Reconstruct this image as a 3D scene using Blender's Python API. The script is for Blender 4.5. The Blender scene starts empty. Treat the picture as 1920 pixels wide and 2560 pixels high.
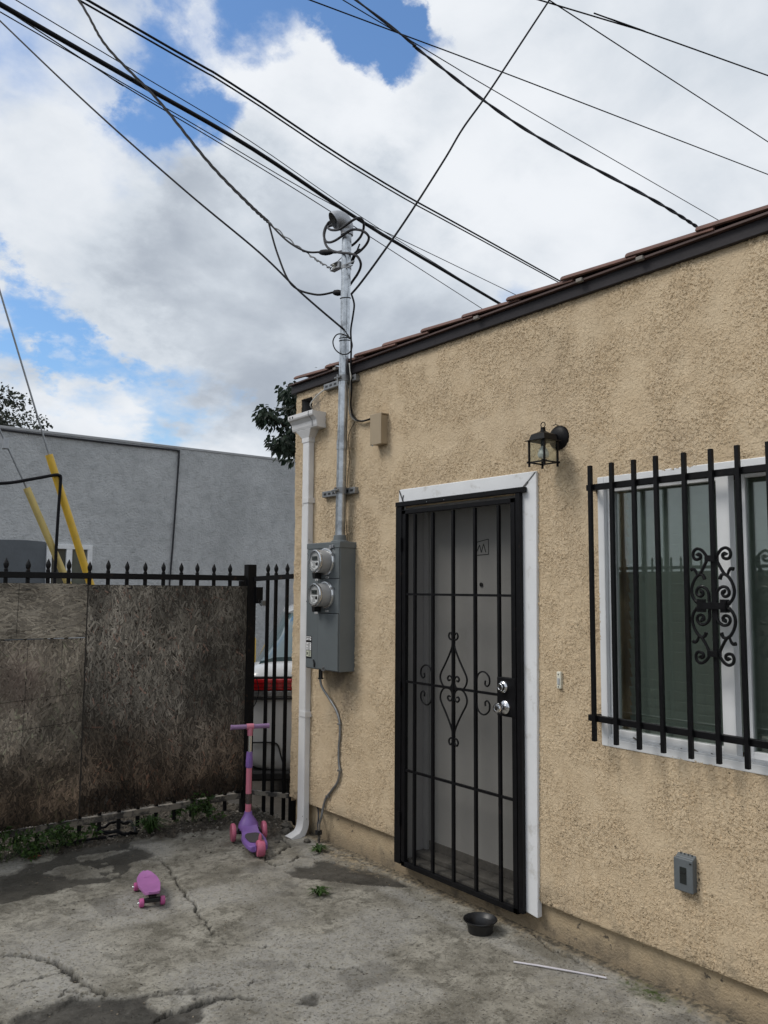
import bpy, math, random
import numpy as np
from mathutils import Vector, Matrix
random.seed(7)
RS = np.random.RandomState(11)
S = bpy.context.scene
COL = S.collection
R = math.radians

# ------------------------------------------------------------------ camera
YAW, PITCH, ROLL = R(38.0), R(5.35), 0.0065
CAM = Vector((-3.18, 0.0, 1.68))
f = Vector((math.sin(YAW)*math.cos(PITCH), math.cos(YAW)*math.cos(PITCH), math.sin(PITCH)))
r = Vector((math.cos(YAW), -math.sin(YAW), 0.0)); u = r.cross(f)
r2 = r*math.cos(ROLL)+u*math.sin(ROLL); u2 = u*math.cos(ROLL)-r*math.sin(ROLL)
cd = bpy.data.cameras.new('camera'); cam = bpy.data.objects.new('camera', cd); COL.objects.link(cam)
cam.matrix_world = Matrix(((r2.x, u2.x, -f.x, CAM.x), (r2.y, u2.y, -f.y, CAM.y), (r2.z, u2.z, -f.z, CAM.z), (0, 0, 0, 1)))
cd.sensor_fit = 'VERTICAL'; cd.sensor_height = 36.0; cd.lens = 36.0*2060.0/2560.0
cd.clip_start = 0.05; cd.clip_end = 3000.0
S.camera = cam

# ------------------------------------------------------------------ render / view
S.render.engine = 'CYCLES'
S.view_settings.view_transform = 'Standard'; S.view_settings.look = 'None'
S.view_settings.gamma = 1.0; S.view_settings.use_curve_mapping = False
S.view_settings.exposure = 0.28
S.cycles.use_denoising = True
S.cycles.max_bounces = 8; S.cycles.transparent_max_bounces = 12
S.cycles.caustics_reflective = False; S.cycles.caustics_refractive = False

# ------------------------------------------------------------------ world: sky with broken cloud
SUN_DIR = Vector((-0.60, 0.30, 0.80)).normalized()       # towards the sun
W = bpy.data.worlds.new('World'); S.world = W; W.use_nodes = True
nt = W.node_tree; N = nt.nodes; LK = nt.links; N.clear()
def wn(t, **k):
    n = N.new(t)
    for a, b in k.items(): setattr(n, a, b)
    return n
def wm(op, a, b=None, c=None, clamp=False):
    n = wn('ShaderNodeMath', operation=op); n.use_clamp = clamp
    for i, v in enumerate((a, b, c)):
        if v is None: continue
        if isinstance(v, (int, float)): n.inputs[i].default_value = v
        else: LK.new(v, n.inputs[i])
    return n.outputs[0]
def wstep(v, lo, hi, a=0.0, b=1.0):
    n = wn('ShaderNodeMapRange', interpolation_type='SMOOTHSTEP'); LK.new(v, n.inputs[0])
    n.inputs[1].default_value = lo; n.inputs[2].default_value = hi; n.inputs[3].default_value = a; n.inputs[4].default_value = b
    return n.outputs[0]
tc = wn('ShaderNodeTexCoord')
nrm = wn('ShaderNodeVectorMath', operation='NORMALIZE'); LK.new(tc.outputs['Generated'], nrm.inputs[0]); DIR = nrm.outputs[0]
sep = wn('ShaderNodeSeparateXYZ'); LK.new(DIR, sep.inputs[0])
zc = wm('ADD', wm('MAXIMUM', sep.outputs[2], 0.0), 0.42)
px = wm('DIVIDE', sep.outputs[0], zc); py = wm('DIVIDE', sep.outputs[1], zc)
cmb = wn('ShaderNodeCombineXYZ'); LK.new(px, cmb.inputs[0]); LK.new(py, cmb.inputs[1])
def wnoise(scale, detail, rough, off=(0, 0, 0), dist=0.0):
    ad = wn('ShaderNodeVectorMath', operation='ADD'); LK.new(cmb.outputs[0], ad.inputs[0]); ad.inputs[1].default_value = off
    n = wn('ShaderNodeTexNoise'); LK.new(ad.outputs[0], n.inputs['Vector'])
    n.inputs['Scale'].default_value = scale; n.inputs['Detail'].default_value = detail; n.inputs['Roughness'].default_value = rough
    n.inputs['Distortion'].default_value = dist
    return n.outputs['Fac']
_wn = wn('ShaderNodeTexNoise'); LK.new(cmb.outputs[0], _wn.inputs['Vector']); _wn.inputs['Scale'].default_value = 5.0; _wn.inputs['Detail'].default_value = 8; _wn.inputs['Roughness'].default_value = .62
_ws = wn('ShaderNodeVectorMath', operation='SUBTRACT'); LK.new(_wn.outputs['Color'], _ws.inputs[0]); _ws.inputs[1].default_value = (.5, .5, .5)
_wk = wn('ShaderNodeVectorMath', operation='SCALE'); LK.new(_ws.outputs[0], _wk.inputs[0]); _wk.inputs['Scale'].default_value = 0.30
_wa = wn('ShaderNodeVectorMath', operation='ADD'); LK.new(DIR, _wa.inputs[0]); LK.new(_wk.outputs[0], _wa.inputs[1])
_wz = wn('ShaderNodeVectorMath', operation='NORMALIZE'); LK.new(_wa.outputs[0], _wz.inputs[0]); DIRN = _wz.outputs[0]     # ragged cloud edges
def wblob(d, r0, r1):
    v = Vector(d).normalized()
    n = wn('ShaderNodeVectorMath', operation='DOT_PRODUCT'); LK.new(DIRN, n.inputs[0]); n.inputs[1].default_value = v
    return wstep(n.outputs['Value'], math.cos(R(r1)), math.cos(R(r0)))
nA = wnoise(2.6, 9, 0.58, (3.1, 1.7, 0), 0.25)
nB = wnoise(1.5, 4, 0.5, (8.3, 4.2, 0))
nC = wnoise(5.0, 7, 0.55, (1.3, 9.2, 0), 0.2)
nD = wnoise(9.0, 6, 0.6, (4.3, 2.2, 0), 0.1)
cover = wm('ADD', wm('ADD', wm('MULTIPLY', nA, 1.9), -0.27), wm('MULTIPLY', nD, 0.30))
HOLES = (((0.464, 0.667, 0.585), 0, 5.2, .56), ((0.404, 0.701, 0.600), 0, 4.8, .50), ((0.518, 0.652, 0.558), 0, 3.6, .44),
         ((0.341, 0.782, 0.521), 0, 4.4, .30), ((0.333, 0.809, 0.484), 0, 4.0, .26), ((0.235, 0.925, 0.290), 0, 4.6, .44),
         ((0.286, 0.924, 0.250), 0, 4.2, .46), ((0.408, 0.884, 0.225), 0, 5, .36), ((0.689, 0.636, 0.347), 0, 3.5, .40),
         ((0.46, 0.65, 0.66), 0, 6, .40), ((0.18, 0.95, 0.28), 0, 5, .34), ((0.34, 0.91, 0.20), 0, 5, .28))
for d, a, b, s in HOLES:
    cover = wm('SUBTRACT', cover, wm('MULTIPLY', wblob(d, a, b), s))
for d, a, b, s in (((0.421, 0.728, 0.535), 1, 5, .22), ((0.50, 0.80, 0.335), 4, 16, .16), ((0.741, 0.492, 0.457), 6, 22, .16),
                   ((0.30, 0.90, 0.21), 0.6, 3.2, .20), ((0.56, 0.626, 0.53), 3, 8, .16)):
    cover = wm('ADD', cover, wm('MULTIPLY', wblob(d, a, b), s))
mask = wstep(cover, 0.22, 0.76)
# brightness of the cloud itself: white tops and thin edges, grey thick bases
shade = wm('ADD', wm('MULTIPLY', nB, 0.8), wm('MULTIPLY', nC, 0.85))
shade = wm('ADD', shade, wm('MULTIPLY', nD, 0.16))
for d, a, b, s in (((0.49, 0.80, 0.345), 3, 15, -.24), ((0.324, 0.857, 0.395), 3, 12, -.06), ((0.421, 0.728, 0.540), 2, 9, .26),
                   ((0.56, 0.626, 0.54), 3, 10, .18), ((0.354, 0.914, 0.190), 2, 8, .14), ((0.24, 0.87, 0.43), 3, 9, .10), ((0.75, 0.50, 0.42), 5, 16, .02)):
    shade = wm('ADD', shade, wm('MULTIPLY', wblob(d, a, b), s))
ramp = wn('ShaderNodeValToRGB'); LK.new(wstep(shade, 0.44, 1.20), ramp.inputs[0])
ramp.color_ramp.elements[0].color = (0.33, 0.37, 0.43, 1); ramp.color_ramp.elements[1].color = (0.72, 0.745, 0.78, 1)
e = ramp.color_ramp.elements.new(0.45); e.color = (0.53, 0.575, 0.63, 1)
SKYK = 0.1
cl = wn('ShaderNodeVectorMath', operation='SCALE'); LK.new(ramp.outputs[0], cl.inputs[0]); cl.inputs['Scale'].default_value = 1.0/SKYK
sky = wn('ShaderNodeTexSky'); sky.sky_type = 'NISHITA'; sky.sun_disc = False
sky.sun_elevation = math.asin(SUN_DIR.z); sky.sun_rotation = math.atan2(SUN_DIR.x, SUN_DIR.y)
sky.air_density = 1.3; sky.dust_density = 0.6; sky.ozone_density = 2.0
mx = wn('ShaderNodeMix', data_type='RGBA'); LK.new(mask, mx.inputs['Factor'])
tint = wn('ShaderNodeVectorMath', operation='MULTIPLY'); LK.new(sky.outputs[0], tint.inputs[0]); tint.inputs[1].default_value = (0.86, 1.08, 1.32)
LK.new(tint.outputs[0], mx.inputs['A']); LK.new(cl.outputs[0], mx.inputs['B'])
bg = wn('ShaderNodeBackground'); LK.new(mx.outputs['Result'], bg.inputs[0]); bg.inputs[1].default_value = SKYK
wo = wn('ShaderNodeOutputWorld'); LK.new(bg.outputs[0], wo.inputs[0])
try: W.cycles.sampling_method = 'MANUAL'; W.cycles.sample_map_resolution = 512
except Exception: pass
# ------------------------------------------------------------------ veiled sun
sd = bpy.data.lights.new('sun', 'SUN'); sd.energy = 1.5; sd.angle = R(24); sd.color = (1.0, 0.95, 0.88)
so = bpy.data.objects.new('sun', sd); COL.objects.link(so)
so.rotation_euler = (-SUN_DIR).to_track_quat('-Z', 'Y').to_euler(); so.location = (-4, 2, 9)

# ================================================================== helpers
ORG = {}
def tag(o, label=None, cat=None, group=None, kind=None):
    if label: o['label'] = label
    if cat: o['category'] = cat
    if group: o['group'] = group
    if kind: o['kind'] = kind
    return o
def thing(name, label, cat, loc, rotz=0.0, group=None, local=False):
    o = bpy.data.objects.new(name, None); COL.objects.link(o); o.location = loc; o.rotation_euler = (0, 0, rotz)
    o.empty_display_size = 0.1
    ORG[o.name] = Vector((0, 0, 0)) if local else Vector(loc)
    return tag(o, label, cat, group)
class MB:
    def __init__(s): s.v = []; s.f = []
    def add(s, vs, fs):
        n = len(s.v); s.v += [tuple(map(float, q)) for q in vs]; s.f += [tuple(n+i for i in q) for q in fs]; return s
    def box(s, x0, x1, y0, y1, z0, z1):
        return s.add([(x0, y0, z0), (x1, y0, z0), (x1, y1, z0), (x0, y1, z0), (x0, y0, z1), (x1, y0, z1), (x1, y1, z1), (x0, y1, z1)],
                     [(0, 3, 2, 1), (4, 5, 6, 7), (0, 1, 5, 4), (1, 2, 6, 5), (2, 3, 7, 6), (3, 0, 4, 7)])
    def obox(s, c, size, m):
        c = Vector(c); sx, sy, sz = [q/2 for q in size]
        vs = [c+m@Vector((a*sx, b*sy, d*sz)) for d in (-1, 1) for a, b in ((-1, -1), (1, -1), (1, 1), (-1, 1))]
        return s.add(vs, [(0, 3, 2, 1), (4, 5, 6, 7), (0, 1, 5, 4), (1, 2, 6, 5), (2, 3, 7, 6), (3, 0, 4, 7)])
    def bar(s, a, b, w, h=None, up=(0, 0, 1)):
        a = Vector(a); b = Vector(b); d = (b-a); L = d.length; d.normalize()
        upv = Vector(up)
        if abs(d.dot(upv)) > 0.98: upv = Vector((1, 0, 0))
        sx = d.cross(upv).normalized(); sz = sx.cross(d)
        m = Matrix((sx, d, sz)).transposed()
        return s.obox((a+b)/2, (w, L, h or w), m)
    def tube(s, pts, rad, n=8, closed=False, cap=True, flat=1.0):
        P = [Vector(q) for q in pts]; k = len(P)
        rr = rad if isinstance(rad, (list, tuple)) else [rad]*k
        T = []
        for i in range(k):
            a = P[(i-1) % k] if (closed or i > 0) else P[i]; b = P[(i+1) % k] if (closed or i < k-1) else P[i]
            t = (b-a); T.append(t.normalized() if t.length > 1e-9 else Vector((0, 0, 1)))
        ref = Vector((0, 0, 1)) if abs(T[0].z) < 0.9 else Vector((1, 0, 0))
        nx = (ref-T[0]*ref.dot(T[0])).normalized(); vs = []
        for i in range(k):
            nx = nx-T[i]*nx.dot(T[i]); nx = nx.normalized() if nx.length > 1e-6 else T[i].orthogonal().normalized()
            ny = T[i].cross(nx)
            for j in range(n):
                a = 2*math.pi*j/n; vs.append(P[i]+nx*math.cos(a)*rr[i]+ny*math.sin(a)*rr[i]*flat)
        fs = []
        for i in range(k if closed else k-1):
            i2 = (i+1) % k
            for j in range(n): fs.append((i*n+j, i*n+(j+1) % n, i2*n+(j+1) % n, i2*n+j))
        if cap and not closed: fs.append(tuple(range(n-1, -1, -1))); fs.append(tuple((k-1)*n+j for j in range(n)))
        return s.add(vs, fs)
    def lathe(s, prof, o, axis=(0, 0, 1), n=20, a0=0.0, cap=True, sq=None):
        o = Vector(o); ax = Vector(axis).normalized(); e1 = ax.orthogonal().normalized()
        if abs(ax.z) > .9: e1 = Vector((1, 0, 0))
        e2 = ax.cross(e1); vs = []
        for rr, h in prof:
            for j in range(n):
                a = a0+2*math.pi*j/n; vs.append(o+ax*h+e1*math.cos(a)*rr+e2*math.sin(a)*rr)
        fs = []
        for i in range(len(prof)-1):
            for j in range(n): fs.append((i*n+j, i*n+(j+1) % n, (i+1)*n+(j+1) % n, (i+1)*n+j))
        if cap: fs.append(tuple(range(n-1, -1, -1))); fs.append(tuple((len(prof)-1)*n+j for j in range(n)))
        return s.add(vs, fs)
    def prism(s, poly, axis, lo, hi):
        # poly in the two other axes (x:(y,z)  y:(x,z)  z:(x,y))
        def mk(a, b, t): return {'x': (t, a, b), 'y': (a, t, b), 'z': (a, b, t)}[axis]
        n = len(poly); vs = [mk(a, b, lo) for a, b in poly]+[mk(a, b, hi) for a, b in poly]
        fs = [tuple(range(n-1, -1, -1)), tuple(range(n, 2*n))]+[(i, (i+1) % n, n+(i+1) % n, n+i) for i in range(n)]
        return s.add(vs, fs)
    def loft(s, rings, cap=True):
        n = len(rings[0]); vs = [q for rg in rings for q in rg]; fs = []
        for i in range(len(rings)-1):
            for j in range(n): fs.append((i*n+j, i*n+(j+1) % n, (i+1)*n+(j+1) % n, (i+1)*n+j))
        if cap: fs.append(tuple(range(n-1, -1, -1))); fs.append(tuple((len(rings)-1)*n+j for j in range(n)))
        return s.add(vs, fs)
    def build(s, name, mat, parent=None, smooth=False, bevel=0.0, seg=2, loc=None, fix=True, sub=0):
        o0 = ORG[parent.name] if parent else (Vector(loc) if loc is not None else Vector((0, 0, 0)))
        me = bpy.data.meshes.new(name); me.from_pydata([(a-o0.x, b-o0.y, c-o0.z) for a, b, c in s.v], [], s.f)
        me.materials.append(mat)
        if fix:
            import bmesh
            bm = bmesh.new(); bm.from_mesh(me); bmesh.ops.recalc_face_normals(bm, faces=bm.faces); bm.to_mesh(me); bm.free()
        me.update()
        o = bpy.data.objects.new(name, me); COL.objects.link(o)
        if parent: o.parent = parent
        elif loc is not None: o.location = loc
        ORG[o.name] = o0
        if smooth:
            for p in me.polygons: p.use_smooth = True
            if smooth != 'full':
                try: me.set_sharp_from_angle(angle=R(40))
                except Exception: pass
        if bevel:
            b = o.modifiers.new('bevel', 'BEVEL'); b.width = bevel; b.segments = seg; b.limit_method = 'ANGLE'
        if sub:
            m = o.modifiers.new('sub', 'SUBSURF'); m.levels = sub; m.render_levels = sub
        return o
def inst(src, parent, off, rot=None):
    o = src.copy(); COL.objects.link(o); o.parent = parent
    o.location = Vector(src.location)+Vector(off)
    if rot: o.rotation_euler = rot
    ORG[o.name] = ORG[src.name]
    return o
def smoothpath(pts, n=6):
    P = [Vector(p) for p in pts]; out = []
    for i in range(len(P)-1):
        p0 = P[max(i-1, 0)]; p1 = P[i]; p2 = P[i+1]; p3 = P[min(i+2, len(P)-1)]
        for j in range(n):
            t = j/n; out.append(0.5*((2*p1)+(p2-p0)*t+(2*p0-5*p1+4*p2-p3)*t*t+(3*p1-p0-3*p2+p3)*t**3))
    out.append(P[-1]); return out
def spiral(c, r0, r1, a0, a1, n=24):
    return [(c[0]+(r0+(r1-r0)*i/n)*math.cos(a0+(a1-a0)*i/n), c[1]+(r0+(r1-r0)*i/n)*math.sin(a0+(a1-a0)*i/n)) for i in range(n+1)]

# ------------------------------------------------------------------ materials
def mat(name, col, rough=0.6, metal=0.0, var=0.12, vs=9.0, bump=0.0, bs=80.0, spec=0.5, col2=None, c2s=3.0, c2lo=.55, c2hi=.7, coat=0.0):
    m = bpy.data.materials.new(name); m.use_nodes = True; t = m.node_tree; n = t.nodes; l = t.links
    b = n['Principled BSDF']; b.inputs['Roughness'].default_value = rough; b.inputs['Metallic'].default_value = metal
    b.inputs['Specular IOR Level'].default_value = spec; b.inputs['Coat Weight'].default_value = coat
    g = n.new('ShaderNodeNewGeometry')
    nz = n.new('ShaderNodeTexNoise'); nz.inputs['Scale'].default_value = vs; nz.inputs['Detail'].default_value = 6; nz.inputs['Roughness'].default_value = 0.62
    l.new(g.outputs['Position'], nz.inputs['Vector'])
    mp = n.new('ShaderNodeMapRange'); l.new(nz.outputs['Fac'], mp.inputs[0]); mp.inputs[1].default_value = .3; mp.inputs[2].default_value = .7
    mx = n.new('ShaderNodeMix'); mx.data_type = 'RGBA'; l.new(mp.outputs[0], mx.inputs['Factor'])
    mx.inputs['A'].default_value = tuple(c*(1-var) for c in col)+(1,); mx.inputs['B'].default_value = tuple(min(1, c*(1+var)) for c in col)+(1,)
    out = mx.outputs['Result']
    if col2:
        n2 = n.new('ShaderNodeTexNoise'); n2.inputs['Scale'].default_value = c2s; n2.inputs['Detail'].default_value = 8; n2.inputs['Roughness'].default_value = .65
        l.new(g.outputs['Position'], n2.inputs['Vector'])
        p2 = n.new('ShaderNodeMapRange'); l.new(n2.outputs['Fac'], p2.inputs[0]); p2.inputs[1].default_value = c2lo; p2.inputs[2].default_value = c2hi
        x2 = n.new('ShaderNodeMix'); x2.data_type = 'RGBA'; l.new(p2.outputs[0], x2.inputs['Factor']); l.new(out, x2.inputs['A']); x2.inputs['B'].default_value = tuple(col2)+(1,)
        out = x2.outputs['Result']
    l.new(out, b.inputs['Base Color'])
    rr = n.new('ShaderNodeMapRange'); l.new(nz.outputs['Fac'], rr.inputs[0]); rr.inputs[3].default_value = max(0.02, rough-.1); rr.inputs[4].default_value = min(1, rough+.1)
    l.new(rr.outputs[0], b.inputs['Roughness'])
    if bump:
        nb = n.new('ShaderNodeTexNoise'); nb.inputs['Scale'].default_value = bs; nb.inputs['Detail'].default_value = 5; l.new(g.outputs['Position'], nb.inputs['Vector'])
        bp = n.new('ShaderNodeBump'); bp.inputs['Strength'].default_value = 1.0; bp.inputs['Distance'].default_value = bump; l.new(nb.outputs['Fac'], bp.inputs['Height'])
        l.new(bp.outputs[0], b.inputs['Normal'])
    return m
class NT:
    def __init__(s, name):
        s.m = bpy.data.materials.new(name); s.m.use_nodes = True; s.t = s.m.node_tree; s.b = s.t.nodes['Principled BSDF']; s.out = s.t.nodes['Material Output']
        s.pos = s.n('ShaderNodeNewGeometry').outputs['Position']
    def n(s, t, **k):
        q = s.t.nodes.new(t)
        for a, b in k.items(): setattr(q, a, b)
        return q
    def L(s, a, b): s.t.links.new(a, b)
    def noise(s, scale, detail=4, rough=.55, dist=0.0, vec=None, off=None):
        q = s.n('ShaderNodeTexNoise'); q.inputs['Scale'].default_value = scale; q.inputs['Detail'].default_value = detail
        q.inputs['Roughness'].default_value = rough; q.inputs['Distortion'].default_value = dist
        v = vec or s.pos
        if off:
            a = s.n('ShaderNodeVectorMath', operation='ADD'); s.L(v, a.inputs[0]); a.inputs[1].default_value = off; v = a.outputs[0]
        s.L(v, q.inputs['Vector']); return q.outputs['Fac']
    def scaled(s, sc):
        a = s.n('ShaderNodeVectorMath', operation='MULTIPLY'); s.L(s.pos, a.inputs[0]); a.inputs[1].default_value = sc; return a.outputs[0]
    def rng(s, v, lo, hi, a=0.0, b=1.0, smooth=True):
        q = s.n('ShaderNodeMapRange', interpolation_type='SMOOTHSTEP' if smooth else 'LINEAR'); s.L(v, q.inputs[0])
        for i, x in enumerate((lo, hi, a, b)): q.inputs[i+1].default_value = x
        return q.outputs[0]
    def M(s, op, a, b=None, clamp=False):
        q = s.n('ShaderNodeMath', operation=op); q.use_clamp = clamp
        for i, x in enumerate((a, b)):
            if x is None: continue
            if isinstance(x, (int, float)): q.inputs[i].default_value = x
            else: s.L(x, q.inputs[i])
        return q.outputs[0]
    def mix(s, fac, a, b, blend='MIX'):
        q = s.n('ShaderNodeMix', data_type='RGBA', blend_type=blend)
        for k, x in (('Factor', fac), ('A', a), ('B', b)):
            if isinstance(x, (int, float)): q.inputs[k].default_value = x
            elif isinstance(x, tuple): q.inputs[k].default_value = x+(1,)
            else: s.L(x, q.inputs[k])
        return q.outputs['Result']
    def attr(s, name):
        q = s.n('ShaderNodeAttribute'); q.attribute_name = name; return q
    def bump(s, h, dist, strength=1.0):
        q = s.n('ShaderNodeBump'); q.inputs['Distance'].default_value = dist; q.inputs['Strength'].default_value = strength; s.L(h, q.inputs['Height']); s.L(q.outputs[0], s.b.inputs['Normal'])

def stucco_mat(name, disp):
    k = NT(name)
    n1 = k.noise(46, 3, .5, 1.2); n2 = k.noise(96, 3, .5, .7, off=(5, 3, 1)); n3 = k.noise(240, 2, .5); big = k.noise(4.5, 3, .5, off=(2, 7, 4))
    pl = k.rng(n1, .465, .525); p2 = k.rng(n2, .46, .54)
    amt = k.rng(big, .34, .60, .30, 1.0)
    h = k.M('ADD', k.M('MULTIPLY', pl, .0054), k.M('MULTIPLY', p2, .0027))
    h = k.M('ADD', k.M('MULTIPLY', h, amt), k.M('MULTIPLY', n3, .0010))
    h = k.M('ADD', h, k.M('MULTIPLY', k.noise(2.2, 2), .006))
    d1 = k.noise(1.6, 6, .62, off=(9, 1, 3)); d2 = k.noise(7, 6, .65)
    c = k.mix(k.rng(d2, .3, .7), (.570, .448, .300), (.645, .520, .360))
    c = k.mix(k.M('MULTIPLY', k.rng(d1, .50, .70), .22), c, (.44, .355, .26))
    # soot streaks washed down from the coping and below the meters
    st = k.noise(1.0, 6, .6, .3, vec=k.scaled((3.0, 3.4, 0.7)), off=(0, 3.3, 0))
    sx = k.n('ShaderNodeSeparateXYZ'); k.L(k.pos, sx.inputs[0])
    top = k.rng(sx.outputs[2], 2.2, 3.15)
    c = k.mix(k.M('MULTIPLY', k.M('MULTIPLY', k.rng(st, .50, .72), top), .34), c, (.30, .245, .175))
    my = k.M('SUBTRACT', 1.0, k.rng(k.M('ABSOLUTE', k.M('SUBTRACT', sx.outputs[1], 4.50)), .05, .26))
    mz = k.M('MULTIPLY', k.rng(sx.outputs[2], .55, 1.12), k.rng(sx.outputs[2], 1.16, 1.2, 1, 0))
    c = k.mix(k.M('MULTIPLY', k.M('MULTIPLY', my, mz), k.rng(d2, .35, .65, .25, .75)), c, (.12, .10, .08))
    wy_ = k.M('MULTIPLY', k.rng(sx.outputs[1], .9, 1.5), k.rng(sx.outputs[1], 2.40, 2.44, 1, 0)); wz_ = k.M('MULTIPLY', k.rng(sx.outputs[2], .55, .97), k.rng(sx.outputs[2], .97, .99, 1, 0))
    run = k.noise(1.0, 5, .6, .1, vec=k.scaled((8, 26, 1.2)))
    c = k.mix(k.M('MULTIPLY', k.M('MULTIPLY', k.M('MULTIPLY', wy_, wz_), k.rng(run, .46, .66)), .26), c, (.27, .22, .16))
    # splash dirt in the last hand's breadth above the paving
    lo = k.M('MULTIPLY', k.rng(sx.outputs[2], .16, .34, 1, 0), k.rng(d2, .42, .62))
    c = k.mix(k.M('MULTIPLY', lo, .6), c, (.17, .14, .10))
    k.L(c, k.b.inputs['Base Color']); k.b.inputs['Roughness'].default_value = .93; k.b.inputs['Specular IOR Level'].default_value = .25
    dn = k.n('ShaderNodeDisplacement'); dn.inputs['Midlevel'].default_value = 0; dn.inputs['Scale'].default_value = 1.0; k.L(h, dn.inputs['Height'])
    k.L(dn.outputs[0], k.out.inputs['Displacement'])
    k.m.displacement_method = 'BOTH' if disp else 'BUMP'
    return k.m
M_STUCCO = stucco_mat('stucco_relief', True); M_STUCCO_B = stucco_mat('stucco_far', False)

def found_mat():
    k = NT('painted_footing'); d = k.noise(5, 7, .65); d2 = k.noise(22, 5, .6)
    c = k.mix(k.rng(d, .35, .65), (.40, .31, .20), (.50, .40, .265))
    sx = k.n('ShaderNodeSeparateXYZ'); k.L(k.pos, sx.inputs[0])
    low = k.M('ADD', k.rng(sx.outputs[2], .0, .16, .75, .0), k.rng(d, .45, .7, -.25, .35))
    c = k.mix(k.M('MULTIPLY', low, 1.0, True), c, (.115, .095, .07))
    c = k.mix(k.rng(d2, .62, .70), c, (.10, .085, .065))
    k.L(c, k.b.inputs['Base Color']); k.b.inputs['Roughness'].default_value = .9
    k.bump(k.M('ADD', d2, k.noise(90, 4)), .006); return k.m
M_FOUND = found_mat()

M_BLACK = mat('black_iron_paint', (.006, .006, .007), .45, 0, .3, 30, .0004, 300, .18, col2=(.030, .018, .013), c2s=14, c2lo=.66, c2hi=.74)
M_BLACKF = mat('black_fence_paint', (.006, .006, .007), .55, 0, .3, 30, .0006, 200, .2, col2=(.035, .022, .015), c2s=22, c2lo=.60, c2hi=.70)
M_RUSTRAIL = mat('worn_rail_paint', (.05, .046, .042), .7, 0, .4, 25, .001, 150, col2=(.22, .195, .16), c2s=13, c2lo=.46, c2hi=.56)
M_WHITE = mat('white_trim_paint', (.74, .755, .775), .55, 0, .05, 5, .0006, 60, col2=(.45, .44, .41), c2s=9, c2lo=.56, c2hi=.74)
M_VINYL = mat('white_vinyl', (.76, .775, .79), .4, 0, .04, 6)
M_TILE = mat('brown_clay_tile', (.145, .076, .061), .8, 0, .38, 7, .002, 90, col2=(.11, .07, .06), c2s=6)
M_FASCIA = mat('dark_brown_fascia', (.024, .021, .024), .5, 0, .25, 6, .001, 50, .25)
M_FLASH = mat('brown_roof_flashing', (.075, .042, .036), .6, 0, .2, 6)
M_GALV = mat('galvanised_steel', (.50, .53, .56), .32, .9, .25, 26, .0003, 120, col2=(.32, .34, .36), c2s=11, c2lo=.5, c2hi=.62)
M_GALVD = mat('dull_zinc', (.28, .29, .30), .5, .8, .2, 20)
M_CAST = mat('cast_aluminium', (.36, .37, .39), .5, .75, .2, 18, .0006, 140)
M_METERBOX = mat('grey_enamel', (.125, .142, .150), .42, 0, .08, 4, .0003, 200)
M_METERBODY = mat('meter_grey_plastic', (.34, .34, .34), .4, 0, .06, 8)
M_METERFACE = mat('meter_face_paper', (.80, .80, .80), .6, 0, .05, 20)
M_CHROME = mat('chrome', (.66, .67, .69), .18, 1.0, .06, 20)
M_STEELR = mat('bright_ring', (.62, .63, .64), .25, .95, .1, 20)
M_DARK = mat('black_plastic', (.012, .012, .013), .4, 0, .2, 20)
M_WIRE = mat('black_cable_jacket', (.008, .008, .010), .6, 0, .25, 8, spec=.15)
M_WIREG = mat('weathered_cable', (.035, .035, .04), .6, 0, .3, 15, spec=.3)
M_WIREW = mat('white_cable_jacket', (.60, .60, .57), .5, 0, .1, 15)
M_PORC = mat('porcelain', (.42, .42, .38), .3, 0, .2, 20)
M_DOWNSP = mat('white_downspout_paint', (.70, .70, .705), .5, 0, .06, 7, 0, 80, col2=(.36, .35, .33), c2s=13, c2lo=.66, c2hi=.76)
M_JBOX = mat('tan_enamel', (.36, .285, .19), .5, 0, .06, 6)
M_BELL = mat('ivory_plastic', (.70, .68, .58), .45, 0, .08, 30)
M_OUTLET = mat('grey_outlet_plastic', (.115, .13, .14), .45, 0, .1, 14, .0004, 200)
M_DOOR = mat('door_paint', (.42, .41, .39), .55, 0, .06, 3, .0008, 40, col2=(.33, .32, .295), c2s=2.2, c2lo=.55, c2hi=.75)
M_JAMB = mat('jamb_paint', (.42, .41, .40), .6, 0, .08, 4)
M_SILL = mat('grimy_sill', (.13, .12, .105), .8, 0, .35, 12, .003, 60)
M_BLIND = mat('blind_slat_vinyl', (.74, .78, .75), .5, 0, .06, 4)
M_MARK = mat('marker_ink', (.02, .02, .02), .6)
M_PINK = mat('pink_plastic', (.50, .125, .205), .5, 0, .15, 15, col2=(.36, .11, .15), c2s=30)
M_PINKTUBE = mat('pink_tube_paint', (.55, .175, .245), .45, 0, .06, 12)
M_PURPLE = mat('purple_plastic', (.20, .11, .35), .45, 0, .14, 12, col2=(.27, .16, .41), c2s=5)
M_LILAC = mat('lilac_grip', (.26, .16, .30), .7, 0, .15, 60, .0015, 220)
M_GRIP = mat('grey_griptape', (.055, .05, .055), .9, 0, .25, 60, .0006, 500)
M_SKATE = mat('orchid_deck_plastic', (.37, .145, .36), .5, 0, .12, 9, .0004, 300, col2=(.42, .21, .41), c2s=14, c2lo=.6, c2hi=.75)
M_SKWHEEL = mat('magenta_wheel', (.46, .09, .26), .45, 0, .1, 20)
M_CARW = mat('white_car_paint', (.50, .51, .52), .22, 0, .03, 2, coat=.5)
M_CARDK = mat('black_car_trim', (.012, .012, .013), .45, 0, .2, 8)
M_CARGLASS = mat('car_window_glass', (.06, .10, .11), .04, 0, .1, 3, spec=.9)
M_TAILR = mat('red_lens', (.42, .012, .016), .1, 0, .2, 12, coat=.6)
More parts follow.
